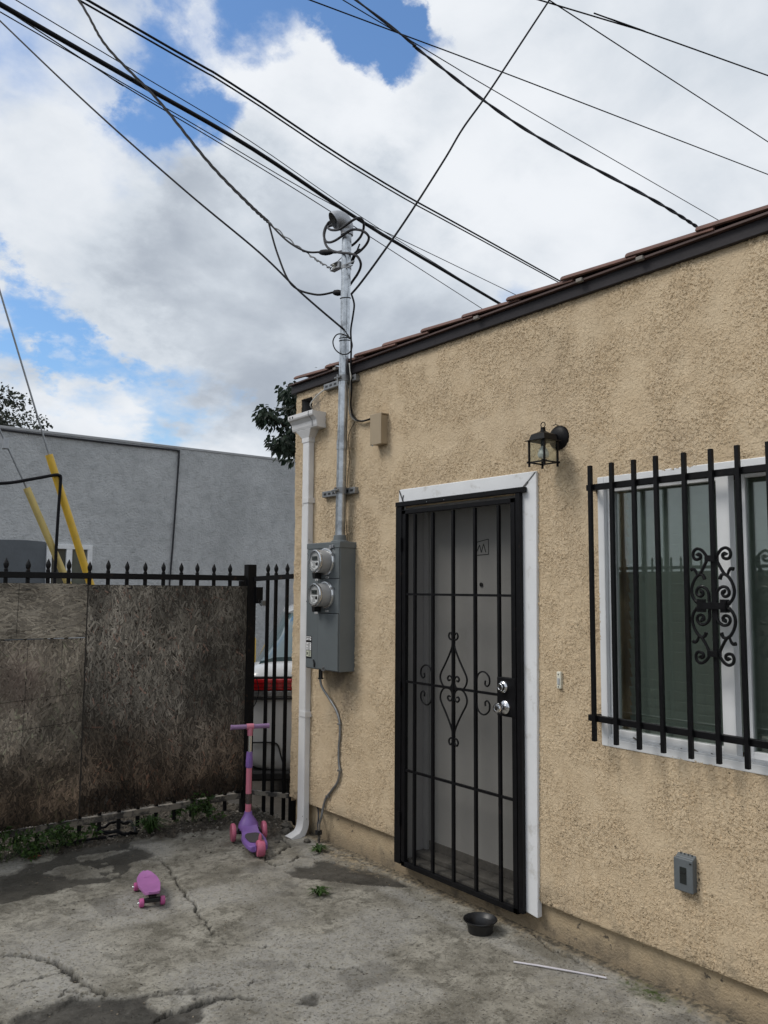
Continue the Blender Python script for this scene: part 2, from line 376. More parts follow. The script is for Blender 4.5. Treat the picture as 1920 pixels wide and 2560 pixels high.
M_TAILC = mat('clear_lens', (.22, .22, .22), .12, .4, .5, 30, coat=.5)
M_TYRE = mat('tyre_rubber', (.014, .014, .014), .8, 0, .2, 40)
M_YELLOW = mat('yellow_guard_plastic', (.68, .43, .045), .45, 0, .12, 4, col2=(.50, .33, .08), c2s=5)
M_YELLOW2 = mat('faded_yellow_plastic', (.58, .45, .16), .5, 0, .12, 4, col2=(.45, .36, .16), c2s=5)
M_WOODTRUNK = mat('bark', (.075, .058, .045), .9, 0, .3, 12, .01, 40)

def concrete_mat():
    k = NT('old_concrete')
    st = k.attr('stain').outputs['Fac']; cr = k.attr('crack').outputs['Fac']; so_ = k.attr('soil').outputs['Fac']; tn = k.attr('toe').outputs['Fac']; ms = k.attr('moss').outputs['Fac']; pl = k.attr('pale').outputs['Fac']
    a = k.noise(3.2, 8, .66); b_ = k.noise(34, 6, .7); c_ = k.noise(150, 3, .6); d_ = k.noise(11, 8, .72, .5, off=(4, 4, 4)); sp = k.noise(75, 4, .6, off=(7, 1, 2))
    col = k.mix(k.rng(a, .34, .66), (.172, .159, .129), (.335, .316, .268))
    col = k.mix(k.M('MULTIPLY', k.rng(d_, .46, .62), .75), col, (.098, .090, .070))
    col = k.mix(k.M('MULTIPLY', pl, k.rng(b_, .35, .6)), col, (.37, .36, .335))
    col = k.mix(k.M('MULTIPLY', k.rng(b_, .48, .66), .50), col, (.085, .078, .062))
    col = k.mix(k.M('MULTIPLY', k.rng(sp, .60, .67), .65), col, (.05, .046, .04))
    col = k.mix(k.M('MULTIPLY', k.rng(c_, .58, .68), .55), col, (.38, .37, .35))
    wet = k.mix(k.rng(a, .35, .7), (.026, .024, .020), (.058, .053, .045))
    wet = k.mix(k.M('MULTIPLY', k.rng(c_, .62, .70), .5), wet, (.16, .155, .145))
    col = k.mix(k.M('MULTIPLY', st, k.rng(d_, .40, .68, 1.0, .80)), col, wet)
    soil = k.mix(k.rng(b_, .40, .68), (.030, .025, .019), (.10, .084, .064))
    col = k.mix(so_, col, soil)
    toe = k.mix(k.rng(b_, .40, .62), (.11, .095, .07), (.36, .29, .19))
    col = k.mix(tn, col, toe)
    col = k.mix(k.M('MULTIPLY', ms, k.rng(b_, .38, .58)), col, (.05, .075, .018))
    col = k.mix(k.M('MULTIPLY', cr, .92), col, (.022, .02, .017))
    k.L(col, k.b.inputs['Base Color'])
    ro = k.M('SUBTRACT', .9, k.M('MULTIPLY', st, .22)); k.L(ro, k.b.inputs['Roughness']); k.b.inputs['Specular IOR Level'].default_value = .4
    h = k.M('ADD', k.M('MULTIPLY', b_, .6), k.M('ADD', k.M('MULTIPLY', c_, .35), k.M('MULTIPLY', k.rng(sp, .58, .68), -.5)))
    k.bump(h, .006); return k.m
M_CONC = concrete_mat()
M_EARTH = mat('alley_dirt', (.055, .048, .040), .95, 0, .35, 3, .02, 12, col2=(.055, .05, .045), c2s=1.5)
M_GRAVEL = mat('gravel_stone', (.15, .135, .115), .9, 0, .5, 30)

def greywall_mat():
    k = NT('grey_render'); a = k.noise(.9, 7, .66); b_ = k.noise(6.5, 7, .7, .5); v = k.noise(1.0, 6, .65, .2, vec=k.scaled((2.2, 2.2, .5)))
    c = k.mix(k.rng(a, .32, .68), (.44, .45, .455), (.56, .57, .575))
    c = k.mix(k.M('MULTIPLY', k.rng(b_, .44, .68), .55), c, (.32, .33, .335))
    c = k.mix(k.M('MULTIPLY', k.rng(v, .50, .70), .5), c, (.56, .575, .58))
    k.L(c, k.b.inputs['Base Color']); k.b.inputs['Roughness'].default_value = .9
    k.bump(k.M('ADD', b_, k.noise(28, 5)), .02); return k.m
M_GREYW = greywall_mat()
M_GREYD = mat('matt_dark_grey', (.12, .132, .145), .85, 0, .15, 2, .006, 14)
M_GREYCAP = mat('grey_coping', (.40, .405, .41), .85, 0, .1, 3)

def glass_mat(name, tint, rgh=0.0, refl=1.0, ior=1.5, refl_k=1.3):
    k = NT(name); k.t.nodes.remove(k.b)
    fc = k.n('ShaderNodeLayerWeight'); fc.inputs['Blend'].default_value = .5; f0 = ((ior-1)/(ior+1))**2
    frs = k.M('ADD', f0, k.M('MULTIPLY', k.M('POWER', fc.outputs['Facing'], 5.0), 1-f0))
    gl = k.n('ShaderNodeBsdfGlossy'); gl.inputs['Roughness'].default_value = rgh; gl.inputs['Color'].default_value = (.92*refl, .97*refl, .95*refl, 1)
    tr = k.n('ShaderNodeBsdfTransparent'); tr.inputs['Color'].default_value = tint+(1,)
    mx = k.n('ShaderNodeMixShader'); k.L(k.M('MULTIPLY', frs, refl_k, True), mx.inputs[0]); k.L(tr.outputs[0], mx.inputs[1]); k.L(gl.outputs[0], mx.inputs[2])
    k.L(mx.outputs[0], k.out.inputs['Surface']); return k.m
M_GLASS = glass_mat('window_glass', (.87, .915, .885), 0.0, 1.0, 1.6, 5.4)
M_LAMPGLASS = glass_mat('lamp_glass', (.95, .965, .95), .06, 1.0, 1.45)
M_METERGLASS = glass_mat('meter_cover_glass', (.93, .94, .94), .02, 1.0, 1.45)
def screen_mat():
    k = NT('insect_screen'); k.t.nodes.remove(k.b)
    d = k.n('ShaderNodeBsdfDiffuse'); d.inputs['Color'].default_value = (.02, .02, .02, 1)
    tr = k.n('ShaderNodeBsdfTransparent'); mx = k.n('ShaderNodeMixShader'); mx.inputs[0].default_value = .33
    k.L(tr.outputs[0], mx.inputs[1]); k.L(d.outputs[0], mx.inputs[2]); k.L(mx.outputs[0], k.out.inputs['Surface']); return k.m
M_SCREEN = screen_mat()
def attr_mat(name, rough=.85, vs=60, amt=.35, trans=0.0):
    k = NT(name); c = k.attr('tint').outputs['Color']; nz = k.noise(vs, 5, .65, vec=k.scaled((1, 1, .35)))
    c2 = k.mix(1.0, c, k.mix(nz, (1-amt, 1-amt, 1-amt), (1+amt, 1+amt, 1+amt)), 'MULTIPLY')
    k.L(c2, k.b.inputs['Base Color']); k.b.inputs['Roughness'].default_value = rough; k.b.inputs['Specular IOR Level'].default_value = .25
    if trans:
        k.b.inputs['Subsurface Weight'].default_value = 0
        tr = k.n('ShaderNodeBsdfTranslucent'); k.L(c2, tr.inputs['Color']); mx = k.n('ShaderNodeMixShader'); mx.inputs[0].default_value = trans
        k.L(k.b.outputs[0], mx.inputs[1]); k.L(tr.outputs[0], mx.inputs[2]); k.L(mx.outputs[0], k.out.inputs['Surface'])
    return k.m
M_FLAKE = attr_mat('weathered_osb_flakes', .9, 140, .35)
M_LEAF = attr_mat('leaf', .5, 20, .2, .25)
M_OSB = mat('osb_core', (.05, .042, .034), .95, 0, .4, 40, .003, 90)

def color_mesh(name, V, F, C, material, parent=None, loc=None, kind=None):
    """V (n,3) array, F list/array of quads or tris, C per-face colours"""
    o0 = ORG[parent.name] if parent else (Vector(loc) if loc is not None else Vector((0, 0, 0)))
    V = np.asarray(V, float)-np.array(o0)
    me = bpy.data.meshes.new(name); me.from_pydata(V.tolist(), [], [tuple(q) for q in F]); me.materials.append(material)
    at = me.attributes.new('tint', 'FLOAT_COLOR', 'CORNER'); k = len(F[0])
    C = np.repeat(np.c_[np.asarray(C), np.ones(len(C))], k, axis=0).astype(np.float32)
    at.data.foreach_set('color', C.ravel()); me.update()
    o = bpy.data.objects.new(name, me); COL.objects.link(o)
    if parent: o.parent = parent
    elif loc is not None: o.location = loc
    ORG[o.name] = o0
    if kind: o['kind'] = kind
    return o

# ================================================================== ground
def vnoise(x, y, seed):
    rs = np.random.RandomState(seed); tab = rs.rand(256, 256)
    xi = np.floor(x).astype(int); yi = np.floor(y).astype(int); fx = x-xi; fy = y-yi
    fx = fx*fx*(3-2*fx); fy = fy*fy*(3-2*fy)
    g = lambda a, b: tab[a % 256, b % 256]
    return (g(xi, yi)*(1-fx)+g(xi+1, yi)*fx)*(1-fy)+(g(xi, yi+1)*(1-fx)+g(xi+1, yi+1)*fx)*fy
def fbm(x, y, s, oct=4, seed=0):
    t = np.zeros_like(x); a = 1.0; n = 0.0
    for i in range(oct):
        t += a*vnoise(x*s*2**i+17.3*i, y*s*2**i+5.1*i, seed+i); n += a; a *= .5
    return t/n
def inpoly(x, y, P):
    ins = np.zeros(x.shape, bool); n = len(P)
    for i in range(n):
        x1, y1 = P[i]; x2, y2 = P[(i+1) % n]
        if y1 == y2: continue
        c = ((y1 > y) != (y2 > y)) & (x < (x2-x1)*(y-y1)/(y2-y1)+x1); ins ^= c
    return ins
def pdist(x, y, P):
    d = np.full(x.shape, 9.0)
    for (x1, y1), (x2, y2) in zip(P[:-1], P[1:]):
        dx, dy = x2-x1, y2-y1; L = dx*dx+dy*dy+1e-12
        t = np.clip(((x-x1)*dx+(y-y1)*dy)/L, 0, 1); d = np.minimum(d, np.hypot(x-x1-t*dx, y-y1-t*dy))
    return d
CRACKS = [
 ([(-2.3, 4.22), (-2.12, 4.19), (-2.07, 4.15), (-2.02, 4.09), (-1.97, 4.01), (-1.94, 3.95), (-1.93, 3.87), (-1.92, 3.79), (-1.93, 3.72), (-1.9, 3.64), (-1.88, 3.57), (-1.87, 3.52)], .030),
 ([(-2.3, 3.83), (-2.18, 3.83), (-2.13, 3.84), (-2.07, 3.84), (-2.0, 3.84), (-1.93, 3.81)], .020),
 ([(-1.06, 5.08), (-1.01, 5.02), (-1.01, 4.95), (-1.02, 4.85), (-1.05, 4.74), (-1.06, 4.65), (-1.1, 4.53), (-1.11, 4.43), (-1.14, 4.32), (-1.14, 4.24), (-1.19, 4.11), (-1.2, 3.98), (-1.22, 3.9), (-1.24, 3.81)], .013),
 ([(-1.06, 5.08), (-0.97, 5.01), (-0.88, 4.92), (-0.77, 4.9), (-0.65, 4.88), (-0.54, 4.85)], .007),
 ([(-1.79, 3.21), (-1.71, 3.23), (-1.63, 3.22), (-1.55, 3.23), (-1.49, 3.2), (-1.44, 3.16), (-1.39, 3.12)], .026),
 ([(-1.73, 3.43), (-1.64, 3.4), (-1.55, 3.35), (-1.46, 3.32)], .016),
 ([(-1.33, 3.28), (-1.31, 3.25), (-1.35, 3.24)], .006),
 ([(-1.06, 3.24), (-1.01, 3.19), (-0.95, 3.13), (-0.9, 3.09), (-0.89, 3.04)], .010),
 ([(-1.8, 4.62), (-1.72, 4.61), (-1.64, 4.62), (-1.5, 4.61), (-1.32, 4.57)], .005),
 ([(-0.44, 4.7), (-0.48, 4.63), (-0.38, 4.67), (-0.31, 4.72), (-0.21, 4.77), (-0.19, 4.83), (-0.19, 4.96)], .020),
 ([(-0.48, 4.63), (-0.5, 4.55), (-0.48, 4.48), (-0.35, 4.49), (-0.34, 4.53), (-0.27, 4.56), (-0.2, 4.44)], .012),
 ([(-1.31, 3.75), (-1.24, 3.68), (-1.19, 3.61), (-1.13, 3.54), (-1.06, 3.51)], .004),
 ([(-2.04, 3.6), (-1.99, 3.65), (-1.97, 3.6), (-1.98, 3.56)], .006),
 ([(0.02, 2.9), (-0.06, 2.73), (-0.06, 2.66), (-0.06, 2.52), (-0.07, 2.43)], .008),
]
P1 = [(-2.25, 3.53), (-2.18, 3.57), (-2.09, 3.58), (-2.01, 3.57), (-1.89, 3.5), (-1.8, 3.44), (-1.75, 3.42), (-1.71, 3.43), (-1.62, 3.39), (-1.5, 3.34), (-1.46, 3.32), (-1.54, 3.32), (-1.65, 3.38), (-1.72, 3.4), (-1.75, 3.38), (-1.77, 3.33), (-1.74, 3.25), (-1.66, 3.23), (-1.59, 3.26), (-1.55, 3.28), (-1.49, 3.23), (-1.39, 3.12), (-1.5, 3.19), (-1.56, 3.2), (-1.63, 3.13), (-1.69, 3.1), (-1.74, 3.04), (-1.9, 2.9), (-2.5, 3.3)]
P2 = [(-2.3, 5.1), (-1.94, 5.31), (-1.87, 5.30), (-1.77, 5.33), (-1.64, 5.41), (-1.54, 5.48), (-1.39, 5.59), (-1.29, 5.62), (-1.13, 5.64), (-1.02, 5.52), (-1.03, 5.36), (-1.0, 5.3), (-1.01, 5.17), (-1.07, 5.11), (-1.15, 5.08), (-1.22, 4.94), (-1.38, 4.82), (-1.47, 4.86), (-1.56, 4.88), (-1.74, 4.82), (-1.86, 4.84), (-1.97, 4.86), (-2.3, 4.9)]
P3 = [(-0.51, 4.37), (-0.45, 4.38), (-0.37, 4.39), (-0.3, 4.4), (-0.21, 4.36), (-0.15, 4.29), (-0.13, 4.17), (-0.04, 3.99), (-0.05, 3.72), (-0.2, 3.86), (-0.37, 4.09), (-0.51, 4.24)]
P4 = [(-1.27, 3.01), (-1.21, 3.03), (-1.17, 3.03), (-1.16, 2.98), (-1.19, 2.96), (-1.25, 2.98)]
GS = .0076; gx = np.arange(-2.9, .0401, GS); gy = np.arange(.3, 6.601, GS)
GX, GY = np.meshgrid(gx, gy, indexing='ij')
w1 = fbm(GX, GY, 9, 4, 21)-.5; w2 = fbm(GX, GY, 9, 4, 41)-.5; h1 = fbm(GX, GY, 40, 3, 61)-.5; h2 = fbm(GX, GY, 40, 3, 71)-.5
wx = GX+.13*w1+.022*h1; wy = GY+.13*w2+.022*h2
stain = np.zeros_like(GX)
for P, s in ((P1, 1.0), (P2, .92), (P3, 1.0), (P4, .9)):
    stain = np.maximum(stain, inpoly(wx, wy, P)*s)
for _ in range(4):
    q = np.pad(stain, 1, 'edge'); stain = (q[:-2, 1:-1]+q[2:, 1:-1]+q[1:-1, :-2]+q[1:-1, 2:]+2*q[1:-1, 1:-1])/6
stain = np.clip(stain+.55*h1*(stain > .05)*(stain < .9)*2, 0, 1)
# light islands where the slab shows through the dark grime
isl = fbm(GX, GY, 6, 5, 90); stain *= np.where((isl > .59) & (GY > 4.6), .25, 1.0)
stain = np.maximum(stain, np.clip((fbm(GX, GY, 3.3, 6, 120)-.60)*5, 0, .35)*(GX > -1.6))
crack = np.zeros_like(GX); cx_ = GX+.040*h1; cy_ = GY+.040*h2
for P, w in CRACKS:
    ww = .62*w*(.10+1.6*fbm(GX, GY, 11, 3, 33)); d = pdist(cx_, cy_, P); crack = np.maximum(crack, np.clip((1.0-d/np.maximum(ww, .0048))*3.2, 0, 1))
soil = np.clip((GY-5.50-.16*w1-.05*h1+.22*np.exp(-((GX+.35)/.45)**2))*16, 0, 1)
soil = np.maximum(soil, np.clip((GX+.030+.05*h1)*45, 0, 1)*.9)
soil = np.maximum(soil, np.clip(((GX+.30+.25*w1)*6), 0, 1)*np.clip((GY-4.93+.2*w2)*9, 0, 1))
toe = .55*np.clip((GX+.065+.14*w1+.06*h1)*20, 0, 1)*np.where(GY < 5.2, 1, 0)*(.65+.7*fbm(GX, GY, 5, 3, 140))
toe = np.clip(np.maximum(toe, np.clip(1.1-np.hypot((GX+.07)/.10, (GY-4.35)/.34)+1.2*h1, 0, 1)), 0, 1)
moss = np.clip(1.25-np.hypot((GX+.06)/.055, (GY-2.16)/.15)+1.6*h1, 0, 1)
pale = np.clip((fbm(GX, GY, 2.1, 5, 160)-.50)*5, 0, .8)
pale = np.maximum(pale, np.clip(1.2-np.hypot((GX+1.95)/.32, (GY-4.05)/.42), 0, .9)); pale = np.maximum(pale, np.clip(1.2-np.hypot((GX+2.05)/.22, (GY-3.72)/.2), 0, 1))
pale = np.maximum(pale, np.clip(1.1-np.abs(GX+.20-.05*w1)/.06, 0, .7)*(GY < 4.2))
Z = .010*w1+.004*h1-.006*(stain > .5)-.030*crack+soil*(GY > 4.95)*(.012+.05*h1+.03*w2)
Z += np.clip(toe, 0, 1)*(.008+.006*h1)*np.clip((GX+.16)*7, 0, 1.1)
Z -= .05*np.clip((GY-5.80)*3, 0, 1)
Z += .010*inpoly(wx, wy, [(-2.6, 3.86), (-1.95, 3.82), (-1.90, 3.55), (-2.6, 3.5)])
ni, nj = GX.shape
idx = np.arange(ni*nj).reshape(ni, nj)
gf = np.stack([idx[:-1, :-1], idx[1:, :-1], idx[1:, 1:], idx[:-1, 1:]], -1).reshape(-1, 4)
me = bpy.data.meshes.new('concrete_yard'); me.from_pydata(np.stack([GX, GY, Z], -1).reshape(-1, 3).tolist(), [], gf.tolist())
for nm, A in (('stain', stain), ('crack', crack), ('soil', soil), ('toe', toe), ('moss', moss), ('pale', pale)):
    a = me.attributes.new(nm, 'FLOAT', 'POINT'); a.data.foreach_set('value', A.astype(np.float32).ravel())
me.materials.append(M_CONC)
for p in me.polygons: p.use_smooth = True
yard = bpy.data.objects.new('concrete_yard', me); COL.objects.link(yard); tag(yard, 'cracked old grey concrete yard with dark stains', 'yard', kind='structure')
def gz(x, y):
    i = int(round((x+2.9)/GS)); j = int(round((y-.3)/GS))
    return float(Z[min(max(i, 0), ni-1), min(max(j, 0), nj-1)])
ap = MB().add([(-9, -8, -.012), (-2.9, -8, -.012), (-2.9, 6.6, -.012), (-9, 6.6, -.012)], [(0, 1, 2, 3)]).add([(-2.9, -8, -.012), (.04, -8, -.012), (.04, .3, -.012), (-2.9, .3, -.012)], [(0, 1, 2, 3)]).build('concrete_apron', M_CONC)
tag(ap, 'rest of the concrete yard beside the cracked part', 'yard', kind='structure')
g = MB().add([(-400, -400, -.085), (400, -400, -.085), (400, 400, -.085), (-400, 400, -.085)], [(0, 1, 2, 3)]).build('ground', M_EARTH)
tag(g, 'bare brown dirt of the alley beyond the gate', 'ground', kind='structure')

# ================================================================== house
HB = Vector((0, 3.0, 0))
house = thing('house', 'low tan stucco house with clay tile coping and barred door and window', 'house', HB)
DY0, DY1, DZ1 = 2.905, 3.835, 2.165          # door opening
WY0, WY1, WZ0, WZ1 = 0.80, 2.424, 0.974, 2.212   # window frame outside
SY0, SY1, SZ0, SZ1 = 4.905, 5.05, 2.955, 3.056   # scupper
def screed(y): return .220 if y > 3.86 else .172
st = .0046
yy = np.arange(.55, 5.1401, st); zz = np.arange(.172, 3.165, st)
YY, ZZ = np.meshgrid(yy, zz, indexing='ij'); ni2, nj2 = YY.shape; ix = np.arange(ni2*nj2).reshape(ni2, nj2)
cyc = (YY[:-1, :-1]+YY[1:, 1:])/2; czc = (ZZ[:-1, :-1]+ZZ[1:, 1:])/2
hole = ((cyc > DY0-.01) & (cyc < DY1+.01) & (czc < DZ1+.01)) | ((cyc > WY0+.006) & (cyc < WY1-.006) & (czc > WZ0+.006) & (czc < WZ1-.006))
hole |= (cyc > SY0) & (cyc < SY1) & (czc > SZ0) & (czc < SZ1)
hole |= (cyc > 3.86) & (czc < .220)
fw = np.stack([ix[:-1, :-1], ix[:-1, 1:], ix[1:, 1:], ix[1:, :-1]], -1)[~hole]
used = np.unique(fw); remap = -np.ones(ni2*nj2, int); remap[used] = np.arange(len(used)); fw = remap[fw]
Vw = np.stack([np.zeros_like(YY), YY, ZZ], -1).reshape(-1, 3)[used]-np.array(HB)
# the wall's outer corner is worn and wavy
ed = np.clip((Vw[:, 1]+HB.y-5.10)/.04, 0, 1); Vw[:, 0] += .018*ed**2
Vw[:, 1] += ed*.010*(fbm(Vw[:, 2]*1.0, Vw[:, 2]*0+.5, 22, 4, 200)-.5)*2
me = bpy.data.meshes.new('wall'); me.from_pydata(Vw.tolist(), [], fw.tolist()); me.materials.append(M_STUCCO)
for p in me.polygons: p.use_smooth = True
wall = bpy.data.objects.new('wall', me); COL.objects.link(wall); wall.parent = house; ORG['wall'] = HB
# remaining walls of the house (near end, rear, far side)
b = MB()
b.add([(0.002, -5, .172), (0.002, .55, .172), (0.002, .55, 3.165), (0.002, -5, 3.165)], [(0, 3, 2, 1)])
b.add([(.016, 5.139, .18), (7, 5.139, .18), (7, 5.139, 3.165), (.016, 5.139, 3.165)], [(0, 3, 2, 1)])
b.add([(7, -5, .1), (7, 5.139, .1), (7, 5.139, 3.165), (7, -5, 3.165)], [(0, 1, 2, 3)])
b.add([(0, -5, .1), (7, -5, .1), (7, -5, 3.165), (0, -5, 3.165)], [(0, 1, 2, 3)])
b.build('side_wall', M_STUCCO_B, house, fix=False)
MB().box(.032, 7.0, -5, 2.897, -.12, .178).box(.032, 7.0, 2.897, 3.85, -.12, .10).box(.032, 7.0, 3.85, 5.10, -.12, .225).build('footing', M_FOUND, house)
b = MB().box(-.004, .045, -5, 2.80, .166, .1715).box(-.004, .045, 3.92, 5.13, .2135, .2195).build('weep_screed', M_FOUND, house)
MB().box(.10, 6.95, -4.95, 5.09, 2.98, 3.06).build('roof_deck', M_FASCIA, house)
MB().box(-.030, .0, -5, 5.16, 3.112, 3.172).box(.0, .03, 5.141, 5.16, 3.112, 3.172).build('fascia', M_FASCIA, house, bevel=.003)
MB().box(-.052, .16, -5, 5.165, 3.1725, 3.182).build('roof_flashing', M_FLASH, house)
# coping tiles: overlapping barrel tiles laid along the wall top
def tile_mesh():
    b = MB(); L = .43; n = 12; rings = []
    for t, (rad, dz) in zip((0, .5, 1), ((.110, .018), (.105, .009), (.100, .000))):
        rg = []
        for j in range(n+1):
            a = math.pi*j/n; rg.append((.045-rad*math.cos(a), -t*L, dz+.38*rad*math.sin(a)+.004))
        for j in range(n, -1, -1):
            a = math.pi*j/n; q = rad-.014; rg.append((.045-q*math.cos(a), -t*L, dz+.38*q*math.sin(a)+.001))
        rings.append(rg)
    b.loft(rings); return b
tile0 = None
ends = [5.07, 4.666, 4.318, 4.019, 3.648, 3.298, 2.947, 2.581, 2.204, 1.852, 1.50, 1.15, .80, .45, .1]
for i, ye in enumerate(ends):
    zt = 3.184+.0*i
    if tile0 is None:
        tb = tile_mesh(); tb.v = [(x+HB.x, y+HB.y, z) for x, y, z in tb.v]
        tile0 = tb.build('roof_tile', M_TILE, house, smooth=True); o = tile0
    else: o = inst(tile0, house, (0, 0, 0))
    o.location = (random.uniform(-.006, .004), ye-HB.y, zt+random.uniform(-.001, .003)); o.rotation_euler = (0, R(random.uniform(-1.2, 1.2)), R(random.uniform(-.7, .7)))
for y_, z_ in ((3.18, 3.178), (2.47, 3.179), (4.55, 3.178), (2.13, 3.179)):
    MB().box(-.066, -.045, y_-.018, y_+.018, z_-.012, z_+.006).build('mortar_dab', mat('mortar', (.24, .22, .20), .9), house, bevel=.003)
# scupper through the parapet
MB().box(.005, .30, SY0, SY1, SZ0-.012, SZ0).box(.005, .30, SY0, SY1, SZ1, SZ1+.012).box(.005, .30, SY0-.012, SY0, SZ0-.012, SZ1+.012).box(.005, .30, SY1, SY1+.012, SZ0-.012, SZ1+.012).box(.28, .30, SY0, SY1, SZ0, SZ1).build('scupper', mat('scupper_metal', (.12, .12, .12), .8), house)
MB().box(-.006, .004, 4.80, 4.90, 2.93, 3.07).build('stucco_patch', mat('patch_mortar', (.30, .25, .19), .95, 0, .3, 14, .006, 60, col2=(.16, .13, .11), c2s=20), house, bevel=.004)

# ---- door trim, reveal, slab
tr = MB(); x0 = -.022
tl = [(-.0, 0)]
MB().prism([(2.893, .105), (2.812, .095), (2.790, 2.283), (2.893, 2.196)], 'x', x0, .012).build('door_trim', M_WHITE, house, bevel=.004)
MB().prism([(3.848, .107), (3.906, .107), (3.896, 2.286), (3.848, 2.196)], 'x', x0, .012).build('door_trim', M_WHITE, house, bevel=.004)
MB().prism([(3.846, 2.198), (3.892, 2.2865), (2.794, 2.2835), (2.895, 2.198)], 'x', x0+.002, .012).build('door_trim', M_WHITE, house, bevel=.004)
ck = mat('mitre_gap', (.10, .10, .10), .9, 0, .3, 60)
MB().bar((x0-.0005, 2.795, 2.277), (x0-.0005, 2.852, 2.228), .004, .0035).bar((x0-.0005, 2.845, 2.232), (x0-.0005, 2.893, 2.196), .004, .010).build('mitre_joint', ck, house)
MB().bar((x0-.0005, 3.892, 2.280), (x0-.0005, 3.852, 2.205), .004, .005).bar((x0-.0005, 3.85, 2.25), (x0-.0005, 3.862, 2.215), .004, .004).build('mitre_joint', ck, house)
XD = .150
MB().box(.0, XD, 3.835, 3.86, .09, 2.19).box(.0, XD, 2.88, 2.905, .09, 2.19).box(.0, XD, 2.905, 3.835, 2.165, 2.19).build('door_jamb', M_JAMB, house, bevel=.002)
MB().box(XD-.025, XD-.004, 3.800, 3.8345, .15, 2.16).box(XD-.025, XD-.004, 2.9055, 2.935, .15, 2.16).build('door_stop', M_JAMB, house, bevel=.002)
MB().box(-.004, XD+.05, 2.907, 3.833, .085, .118).box(.06, XD+.05, 2.907, 3.833, .1182, .150).build('threshold', M_SILL, house, bevel=.006)
door = MB().box(XD, XD+.045, 2.905, 3.835, .152, 2.165).build('door', M_DOOR, house, bevel=.003)
MB().box(XD-.006, XD-.0005, 2.936, 3.80, .152, .200).build('door_sweep', M_SILL, door)
MB().lathe([(.012, 0), (.012, .006), (.007, .007), (.007, .004)], (XD-.0005, 3.357, 1.709), (-1, 0, 0), 16).build('peephole', M_DARK, door, smooth=True)
mk = MB(); xm = XD-.0012
bx = [(3.418, 1.948), (3.300, 1.966), (3.300, 1.880), (3.418, 1.876), (3.418, 1.948)]
for a_, c_ in zip(bx[:-1], bx[1:]): mk.bar((xm, a_[0], a_[1]), (xm, c_[0], c_[1]), .0015, .004)
zg = [(3.392, 1.900), (3.372, 1.935), (3.358, 1.892), (3.340, 1.940), (3.322, 1.892)]
for a_, c_ in zip(zg[:-1], zg[1:]): mk.bar((xm, a_[0], a_[1]), (xm, c_[0], c_[1]), .0015, .0045)
mk.build('marker_drawing', M_MARK, door)

# ---- security door (steel grille, standing slightly proud of its frame)
sf = MB().box(-.048, -.024, 3.838, 3.893, .092, 2.178).box(-.048, -.024, 2.882, 2.912, .098, 2.178).box(-.052, -.024, 2.852, 3.893, 2.1785, 2.206)
sf.build('security_frame', M_BLACK, house, bevel=.002)
for y_ in (3.60, 3.45): MB().lathe([(.003, 0), (.003, .003)], (-.052, y_, 2.187), (-1, 0, 0), 8).build('screw', M_CHROME, house)
A0, A1 = 2.919, 3.832
sdr = MB().box(-.046, -.020, A1-.030, A1, .090, 2.155).box(-.046, -.020, A0, A0+.030, .085, 2.155).box(-.046, -.020, A0, A1, 2.130, 2.156).box(-.046, -.020, A0, A1, .085, .112)
sdr = sdr.build('security_door', M_BLACK, house, bevel=.002)
barY = [3.725, 3.566, 3.395, 3.221, 3.043]
b0 = MB().box(-.042, -.026, barY[0]-.008, barY[0]+.008, .110, 2.125).build('bar', M_BLACK, sdr)
for y_ in barY[1:]: inst(b0, sdr, (0, y_-barY[0], 0))
c0 = MB().box(-.0405, -.0275, A0+.03, A1-.028, 1.6445, 1.6575).build('crossbar', M_BLACK, sdr)
inst(c0, sdr, (.0006, 0, -.512)); inst(c0, sdr, (-.0006, 0, -1.022))
MB().add([(-.0205, A0+.02, .10), (-.0205, A1-.02, .10), (-.0205, A1-.02, 2.14), (-.0205, A0+.02, 2.14)], [(0, 1, 2, 3)]).build('insect_screen', M_SCREEN, sdr)
MB().box(-.049, -.018, A0+.004, A0+.130, 1.036, 1.232).build('lock_plate', M_BLACK, sdr, bevel=.003)
MB().lathe([(.031, 0), (.031, .006), (.028, .010), (.021, .014), (.020, .028), (.017, .031), (.012, .031), (.012, .029)], (-.049, 3.001, 1.185), (-1, 0, 0), 24).build('deadbolt', M_CHROME, sdr, smooth=True)
MB().box(-.081, -.079, 2.999, 3.003, 1.178, 1.192).build('keyhole', M_DARK, sdr)
MB().lathe([(.034, 0), (.034, .005), (.029, .010), (.014, .014), (.012, .030), (.018, .036), (.026, .046), (.027, .058), (.022, .066), (.013, .068), (.012, .066)], (-.049, 2.992, 1.083), (-1, 0, 0), 28).build('knob', M_CHROME, sdr, smooth=True)
for zz_ in (1.95, 1.10, .35): MB().tube([(-.055, 3.836, zz_-.04), (-.055, 3.836, zz_+.04)], .007, 10).build('hinge', M_BLACK, sdr, smooth=True)
XS = -.034
def flat(path, w=.0052): return [(XS, y_, z_) for y_, z_ in path]
cY, cZ = 3.395, 1.136
def scroll_half(sy, sz):
    up = [(0, .295), (.030, .300), (.038, .284), (.028, .265), (.006, .262)]
    up = [(.008, .268), (.026, .270), (.037, .286), (.030, .303), (.016, .300), (.002, .272), (.012, .225), (.035, .180), (.070, .125), (.098, .085), (.108, .055), (.098, .025), (.075, .004), (.045, .000), (.020, .010), (.008, .035), (.014, .060), (.032, .068), (.046, .056), (.040, .042), (.026, .046)]
    return [(cY+sy*a_, cZ+sz*b_) for a_, b_ in up]
